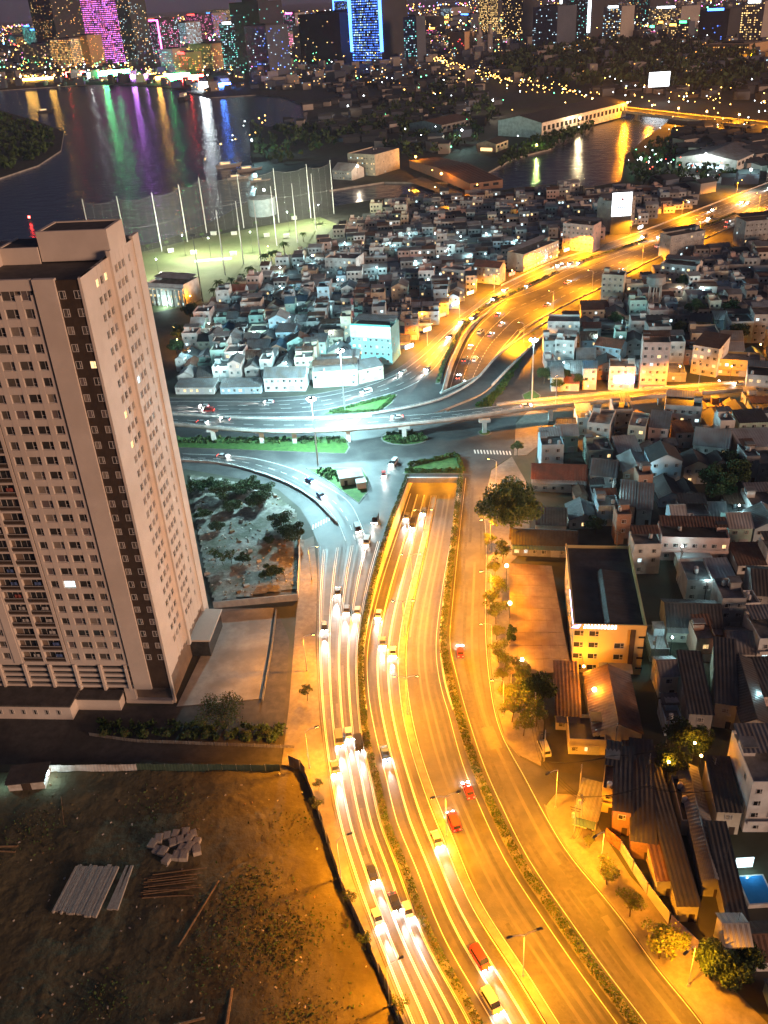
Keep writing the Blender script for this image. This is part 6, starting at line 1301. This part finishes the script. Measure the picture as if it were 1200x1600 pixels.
# glowing panels standing in for shore lights, enlarged to streak the river
for i, (x, y, c, w, h) in enumerate(sorted([(182, 122, 'green', 40, 16), (278, 127, 'green', 32, 14), (118, 121, 'red', 26, 12), (300, 129, 'red', 30, 13), (322, 140, 'white', 14, 12), (150, 122, 'white', 30, 10), (60, 126, 'amber', 50, 5), (215, 124, 'violet', 26, 8), (250, 126, 'amber', 18, 7), (340, 138, 'blue', 30, 7)])):
    o = MB().box(-w * .9, w * .9, -1, 1, 2, 2 + h).build('quay_glow_panel', e_quay[c]); o.location = g(x, y); tag(o, c + ' glowing panel added on the quay for river streaks, ' + nth(i) + ' from the left', 'lit panel', 'lit panels on the quay')
for i, (x, y, e, c, hh) in enumerate(sorted([(397, 250, 90000, (.5, .95, 1), 20), (415, 320, 20000, (1, .95, .85), 12), (722, 228, 40000, (.6, 1, .9), 16), (905, 205, 40000, (1, .75, .4), 14), (770, 180, 50000, (1, .85, .6), 18), (838, 240, 15000, (.7, 1, .3), 8), (1170, 290, 30000, (.6, 1, .9), 12), (545, 185, 40000, (1, .75, .45), 16), (650, 262, 25000, SOD, 10), (690, 290, 25000, SOD, 10), (1100, 268, 45000, (.9, 1, .95), 14), (1000, 262, 15000, (.3, 1, .5), 8), (1175, 100, 200000, SOD, 14), (560, 285, 15000, (1, .85, .6), 14)], key=lambda q_: q_[0])):
    globe_lamp(g(x, y), hh, 'bright isolated floodlight in the dark far half, ' + nth(i) + ' from the left', 'isolated far floodlights', e, c, EL[1] if c[2] > .35 else EL[0], 1.1)
# boats
for i, (x, y, s, rz) in enumerate([(288, 156, 2.6, 1.5), (355, 262, 1.3, .3), (388, 268, 1.2, .2), (370, 280, 1.0, .2), (70, 176, 1.4, .4), (405, 285, .9, .1)]):
    t = thing('moored_boat', g(x, y, -1.4), rz, ('long dark ship at the city quay', 'white launch at the range jetty', 'grey launch beside the range jetty', 'small launch near the range net', 'small boat at the dark island', 'smallest launch behind the net')[i], 'boat', 'boats on the river')
    m = MB(); m.add([Vector(p) * s for p in ((-9, -2.2, 0), (7, -2.2, 0), (11, 0, .3), (7, 2.2, 0), (-9, 2.2, 0), (-9.4, -2.6, 2.4), (7.5, -2.6, 2.6), (12.5, 0, 3.2), (7.5, 2.6, 2.6), (-9.4, 2.6, 2.4))], [(0, 1, 6, 5), (1, 2, 7, 6), (2, 3, 8, 7), (3, 4, 9, 8), (4, 0, 5, 9), (5, 6, 7, 8, 9)]); m.build('hull', B_DARK if i in (0, 4) else B_PALE, t)
    MB().box(-6 * s, 3 * s, -1.6 * s, 1.6 * s, 2.4 * s, 4.6 * s).build('cabin', WALLS['white'], t); MB().box(-5 * s, 2 * s, -1.65 * s, -1.6 * s, 3.2 * s, 4 * s).build('window', e_warmwin, t)
o = MB().cyl((0, 0, 0), (0, 0, 3), 1.2, .3, 8).ball((0, 0, 3.6), 1.1, 8, 5, 1).build('channel_buoy', [B_DARK, e_redlamp]); o.location = g(47, 346, -1.4); tag(o, 'channel buoy with red light on the dark river', 'buoy')
tkn = MB().cyl((0, 0, 0), (0, 0, 13), 11, 11, 24).cyl((0, 0, 13), (0, 0, 14.5), 11, 2, 24).build('storage_tank', WALLS['pale blue']); tkn.location = g(411, 335); tag(tkn, 'round pale blue tank seen through the range net', 'tank')

# ---------------------------------------------------------------- vehicles (queued traffic, headlamps on)
def car_parts(kind):
    L, W, Hb, Ht = {'sedan': (4.5, 1.8, .85, 1.45), 'hatchback': (3.9, 1.7, .9, 1.52), 'van': (4.9, 1.9, 1.0, 1.95), 'bus': (10.5, 2.5, 1.2, 3.1)}[kind]
    prof = {'sedan': [(-2.25, .3), (-2.25, .8), (-1.7, .92), (-1.1, 1.42), (.35, 1.45), (1.05, .95), (2.1, .78), (2.25, .55), (2.25, .3)], 'hatchback': [(-1.95, .3), (-1.95, .9), (-1.7, 1.42), (.2, 1.52), (.95, 1.0), (1.8, .8), (1.95, .55), (1.95, .3)],
            'van': [(-2.45, .3), (-2.45, 1.0), (-2.3, 1.9), (.9, 1.95), (1.6, 1.1), (2.35, .9), (2.45, .6), (2.45, .3)], 'bus': [(-5.25, .35), (-5.25, 1.2), (-5.2, 3.05), (5.0, 3.1), (5.25, 1.4), (5.25, .8), (5.25, .35)]}[kind]
    b = MB(); n_ = len(prof)
    def wy(z): return W / 2 * (1.0 if z < Hb + .05 else .86 if kind != 'bus' else .98)
    b.add([(x, -wy(z), z) for x, z in prof] + [(x, wy(z), z) for x, z in prof], [tuple(range(n_))[::-1], tuple(range(n_, 2 * n_))] + [(i, (i + 1) % n_, n_ + (i + 1) % n_, n_ + i) for i in range(n_)][:-1])
    gl = MB(); hp = [p for p in prof if p[1] > Hb - .02]; zt = max(p[1] for p in prof)
    up = [p for p in prof if p[1] >= Hb - .12]
    for s in (-1, 1):
        if kind == 'bus': gl.quad((-4.9, s * (W / 2 + .012), 1.5), (4.7, s * (W / 2 + .012), 1.5), (4.7, s * (W / 2 + .006), 2.6), (-4.9, s * (W / 2 + .006), 2.6))
        else: x0 = prof[2][0] + .25; x1 = [p for p in prof if abs(p[1] - max(Hb, .92)) < .2][-1][0] - .15; gl.quad((x0, s * (W / 2 * .93 + .05), Hb + .08), (x1 - .1, s * (W / 2 * .93 + .05), Hb + .08), (x1 - .75, s * (W / 2 * .86 + .02), zt - .12), (x0 + .35, s * (W / 2 * .86 + .02), zt - .12))
    k = [i for i in range(n_ - 1) if prof[i][1] > zt - .15 and prof[i + 1][1] < zt - .3][0]; p, q = prof[k], prof[k + 1]; dx, dz = (q[1] - p[1]), -(q[0] - p[0]); ln = math.hypot(dx, dz); ex, ez = -dx / ln * .03, -dz / ln * .03
    gl.quad((p[0] * .92 + q[0] * .08 + ex, -W * .38, p[1] * .92 + q[1] * .08 + ez), (p[0] * .08 + q[0] * .92 + ex, -W * .42, p[1] * .08 + q[1] * .92 + ez), (p[0] * .08 + q[0] * .92 + ex, W * .42, p[1] * .08 + q[1] * .92 + ez), (p[0] * .92 + q[0] * .08 + ex, W * .38, p[1] * .92 + q[1] * .08 + ez))
    r0, r1 = (prof[2], prof[3]) if kind == 'sedan' else (prof[1], prof[2]); gl.quad(*[((r0[0] * (1 - t) + r1[0] * t) - .03, s * W * .38, (r0[1] * (1 - t) + r1[1] * t) + .03) for t, s in ((.12, 1), (.12, -1), (.9, -1), (.9, 1))])
    wh = MB(); wr = .32 if kind != 'bus' else .5; wh.cyl((0, -.11, 0), (0, .11, 0), wr, wr, 12); wh.cyl((0, -.13, 0), (0, .13, 0), wr * .55, wr * .55, 8, 1)
    xf = prof[-1][0]; hl = MB(); hl.box(xf - .26, xf + .05, -.27, .27, .56, .86); tlm = MB(); tlm.box(-xf - .04, -xf + .08, -.2, .2, .62, .84)
    return dict(body=b, glass=gl.mesh('window', m_glass), wheel=wh.mesh('wheel', [m_black, m_steel]), head=hl.mesh('headlight', e_head), tail=tlm.mesh('taillight', e_tail), wx=xf * .62, wy=W / 2 - .1, wr=wr, ly=W / 2 - .32, xf=xf)
CP = {k: car_parts(k) for k in ('sedan', 'hatchback', 'van', 'bus')}
PAINT = {'white': (.62, .62, .6), 'silver': (.42, .43, .44), 'black': (.02, .02, .022), 'red': (.32, .03, .025), 'blue': (.04, .09, .28), 'grey': (.16, .165, .17), 'yellow': (.6, .4, .04), 'green': (.05, .22, .10)}
PM_ = {k: mat('paint_' + k, v, rough=.3, spec=.5) for k, v in PAINT.items()}; _bod = {}
def car(loc, rz, kind, col, label, group, lights=True, beam=900):
    c = CP[kind]; t = thing('bus' if kind == 'bus' else 'parked_car' if not lights else 'car', loc, rz, label, kind if kind in ('van', 'bus') else 'car', group)
    if (kind, col) not in _bod: _bod[kind, col] = c['body'].mesh('body', PM_[col])
    obj('body', _bod[kind, col], t); obj('window', c['glass'], t)
    for sx in (-1, 1):
        for sy in (-1, 1): obj('wheel', c['wheel'], t, (sx * c['wx'], sy * c['wy'], c['wr']))
    if lights:
        for sy in (-1, 1): obj('headlight', c['head'], t, (0, sy * c['ly'], 0)); obj('taillight', c['tail'], t, (0, sy * c['ly'], 0))
        light('SPOT', (c['xf'] + .15, 0, .75), beam, (1, .92, .84), .2, t, (0, math.radians(-85), 0), math.radians(26), .9)
    return t
car(g(850, 1172, .14), math.radians(96), 'van', 'white', 'white car parked on the footpath beside the low hall', None, False)
rc = random.Random(9); KN = ('sedan', 'sedan', 'hatchback', 'van', 'hatchback'); CN = ['white'] * 3 + ['silver'] * 4 + ['grey'] * 6 + ['black'] * 5 + ['red', 'blue']
def stream(path, gap, zf, where, group, rev=False, beam=900, kinds=KN, start=0.0, jit=.6, maxn=40):
    P = path[::-1] if rev else path; L = plen(P); S = resample(P, max(20, int(L))); s = start + rc.uniform(0, gap); k = 0
    while s < L - 2 and k < maxn:
        t = s / L * (len(S) - 1.001); i = int(t); p = S[i].lerp(S[i + 1], t - i); d = S[i + 1] - S[i]; rz = math.atan2(d.y, d.x) + rc.gauss(0, .012); nrm = Vector((d.y, -d.x, 0)).normalized()
        p = p + nrm * rc.uniform(-.3, .3) * jit; kind = rc.choice(kinds); col = rc.choice(CN) if kind != 'bus' else 'green'; p = Vector((p.x, p.y, zf(p) + .05))
        car(p, rz, kind, col, col + ' ' + kind + ', ' + nth(k) + ' vehicle ' + where, group, True, beam); k += 1
        s += (gap + (7 if kind == 'bus' else 0)) * rc.uniform(.7, 1.5)
stream(between(TNL, TNR, .24, 60), 17, lambda p: p.z + .02, 'in left lane of the tunnel exit beyond the flyover', 'traffic at the far tunnel exit', False, 2500); stream(between(TNL, TNR, .5, 60), 20, lambda p: p.z + .02, 'in middle lane of the tunnel exit beyond the flyover', 'traffic at the far tunnel exit', False, 2500)
flat = lambda p: .04; und = lambda p: uz(p.y) + .04
for t, w in ((.16, 'in footpath-side lane of the busy left road'), (.385, 'in second lane of the busy left road'), (.61, 'in third lane of the busy left road'), (.82, 'in hedge-side lane of the busy left road')): stream(between(rAl, h1a, t, 90), 46, flat, w, 'traffic on the busy left road', beam=36000)
for t, w in ((.225, 'coming through underpass in outer lane'), (.495, 'coming through underpass in middle lane'), (.765, 'coming through underpass in median lane')): stream(between(fullL, medr, t, 90), 75, und, w, 'traffic coming out of the underpass', beam=16000)
for t, w in ((.25, 'entering underpass in median lane'), (.78, 'entering underpass in outer lane')): stream(between(medr, fullR, t, 90), 110, und, w, 'traffic entering the underpass', True, 900)
stream(between(rCl, rCr, .3, 90), 120, flat, 'on right service road', 'traffic on the right service road', True, 900)
stream(between(gF, gN, .3), 55, flat, 'in outer lane of the curving slip road', 'traffic on the slip road', beam=16000); stream(between(gF, gN, .7), 70, flat, 'in railing-side lane of the curving slip road', 'traffic on the slip road', beam=16000)
for t, w in ((.22, 'on shop side of the wide road'), (.5, 'in middle of the shop-side carriageway'), (.78, 'beside planted strip of the wide road')): stream(between(eU, eL, t, 120), 75, flat, w, 'traffic on the shop-side carriageway', True, 60000, maxn=30)
for t, w in ((.3, 'in inner lane of the near carriageway'), (.7, 'in outer lane of the near carriageway')): stream(between(fU, fL, t, 80), 90, flat, w, 'traffic on the near carriageway', False, 45000, maxn=16)
stream(between(farA, nearA, .3, 80), 95, lambda p: ZF, 'in far lane of the straight flyover', 'traffic on the flyover', True, 1500, maxn=14); stream(between(farA, nearA, .72, 80), 95, lambda p: ZF, 'in near lane of the straight flyover', 'traffic on the flyover', False, 1500, maxn=14)
cross = spline(G([(590, 672), (585, 690), (592, 715), (600, 740), (598, 770), (585, 810), (570, 860)])); stream(cross, 45, flat, 'crossing from the roundabout toward the busy road', 'traffic leaving the roundabout', beam=9000)
cross = spline(G([(640, 705), (615, 725), (600, 755), (590, 800), (578, 850)])); stream(cross, 30, flat, 'curving out of the roundabout beside the portal garden', 'traffic leaving the roundabout', beam=9000)
kz = thing('kiosk', g(548, 752), math.radians(8), 'small pale kiosk with flat roof on the corner island', 'kiosk'); MB().box(-4, 4, -3, 3, 0, 3).build('wall', WALLS['cream'], kz); MB().box(-4.4, 4.4, -3.4, 3.4, 3, 3.3).build('roof', ROOFS['flat concrete'], kz); MB().box(1.4, 4.6, -7, -3.1, 0, 2.6).build('annex', WALLS['pink'], kz); MB().box(1.2, 4.8, -7.2, -3.05, 2.6, 2.8).build('annex_roof', ROOFS['pale tin'], kz); obj('door', door_me, kz, (-2, -3.02, 0))

bw = MB().wallstrip(resample(G([(468, 842), (469, 880), (466, 935)]), 12), 0, 2.6, .3).build('boundary_wall', WALLS['cream']); tag(bw, 'plain boundary wall between the vacant lot and the left footpath', 'wall')
bw = MB().wallstrip(resample(G([(466, 938), (400, 944), (334, 950)]), 12), 0, 2.2, .3).build('boundary_wall', WALLS['grey']); tag(bw, 'low grey wall between the vacant lot and the concrete forecourt', 'wall')
bw = MB().wallstrip(resample(G([(432, 955), (424, 1020), (410, 1096)]), 12), 0, .8, .35).build('boundary_wall', m_kerb); tag(bw, 'low kerb wall along the footpath side of the concrete forecourt', 'wall')
pb = bushes([(150, 1128), (440, 1135), (445, 1160), (150, 1150)], 90, 'dark shrub bed along the service drive below the tower', .9, name='shrub_bed', dens=50)
# ---------------------------------------------------------------- utility poles and cables
UP = [(896, 1310), (906, 1292), (905, 1245), (1010, 1228), (1110, 1236), (850, 1190), (835, 1130), (960, 1180), (1040, 1165), (1020, 1040), (962, 870), (955, 790), (1060, 900)]
upm = MB().cyl((0, 0, 0), (0, 0, 9.5), .17, .11, 7).mesh('pole', m_conc); uam = MB().box(-1.1, 1.1, -.06, .06, 8.7, 8.85).box(-.9, .9, -.06, .06, 8.0, 8.12).mesh('crossarm', m_darksteel); utm = MB().cyl((.35, .3, 6.4), (.35, .3, 7.5), .32, .32, 8).mesh('transformer', m_steel)
for i, (x, y) in enumerate(sorted(UP, key=lambda q_: q_[1])):
    t = thing('utility_pole', g(x, y), R_.uniform(0, 3), 'concrete utility pole with crossarms in the right quarter, ' + nth(i) + ' from the top', 'utility pole', 'utility poles of the right quarter'); obj('pole', upm, t); obj('crossarm', uam, t)
    if i in (3, 9, 11, 12): obj('transformer', utm, t)
for i, (a, b_) in enumerate([((896, 1310), (906, 1292)), ((906, 1292), (905, 1245)), ((905, 1245), (1010, 1228)), ((1010, 1228), (1110, 1236)), ((905, 1245), (850, 1190)), ((850, 1190), (835, 1130)), ((850, 1190), (960, 1180)), ((960, 1180), (1040, 1165)), ((1040, 1165), (1020, 1040)), ((1020, 1040), (1060, 900)), ((1020, 1040), (962, 870)), ((962, 870), (955, 790))]):
    p = g(*a, 8.9); q = g(*b_, 8.9); m = MB()
    for off in (-.7, 0, .7): m.tube([p.lerp(q, k / 8) - p + Vector((off, 0, -1.0 * 4 * (k / 8) * (1 - k / 8))) for k in range(9)], .035, 4)
    o = m.build('overhead_cables', m_black); o.location = p; tag(o, 'sagging black cables strung between two utility poles, span ' + nth(i) + ' from the footpath corner', 'cable', 'overhead cables')
# ---------------------------------------------------------------- night haze over the whole city
hz = bpy.data.materials.new('haze'); hz.use_nodes = True; n = hz.node_tree.nodes; n.clear()
ov_ = n.new('ShaderNodeOutputMaterial'); pv = n.new('ShaderNodeVolumePrincipled'); pv.inputs['Color'].default_value = (.70, .74, 1.0, 1); pv.inputs['Density'].default_value = HAZE; pv.inputs['Anisotropy'].default_value = .3
hz.node_tree.links.new(pv.outputs[0], ov_.inputs['Volume'])
hb_ = MB().box(-9500, 9500, -450, 27000, -9, 420).build('haze', hz); hb_['kind'] = 'stuff'; hb_['label'] = 'thin even night haze over the city'
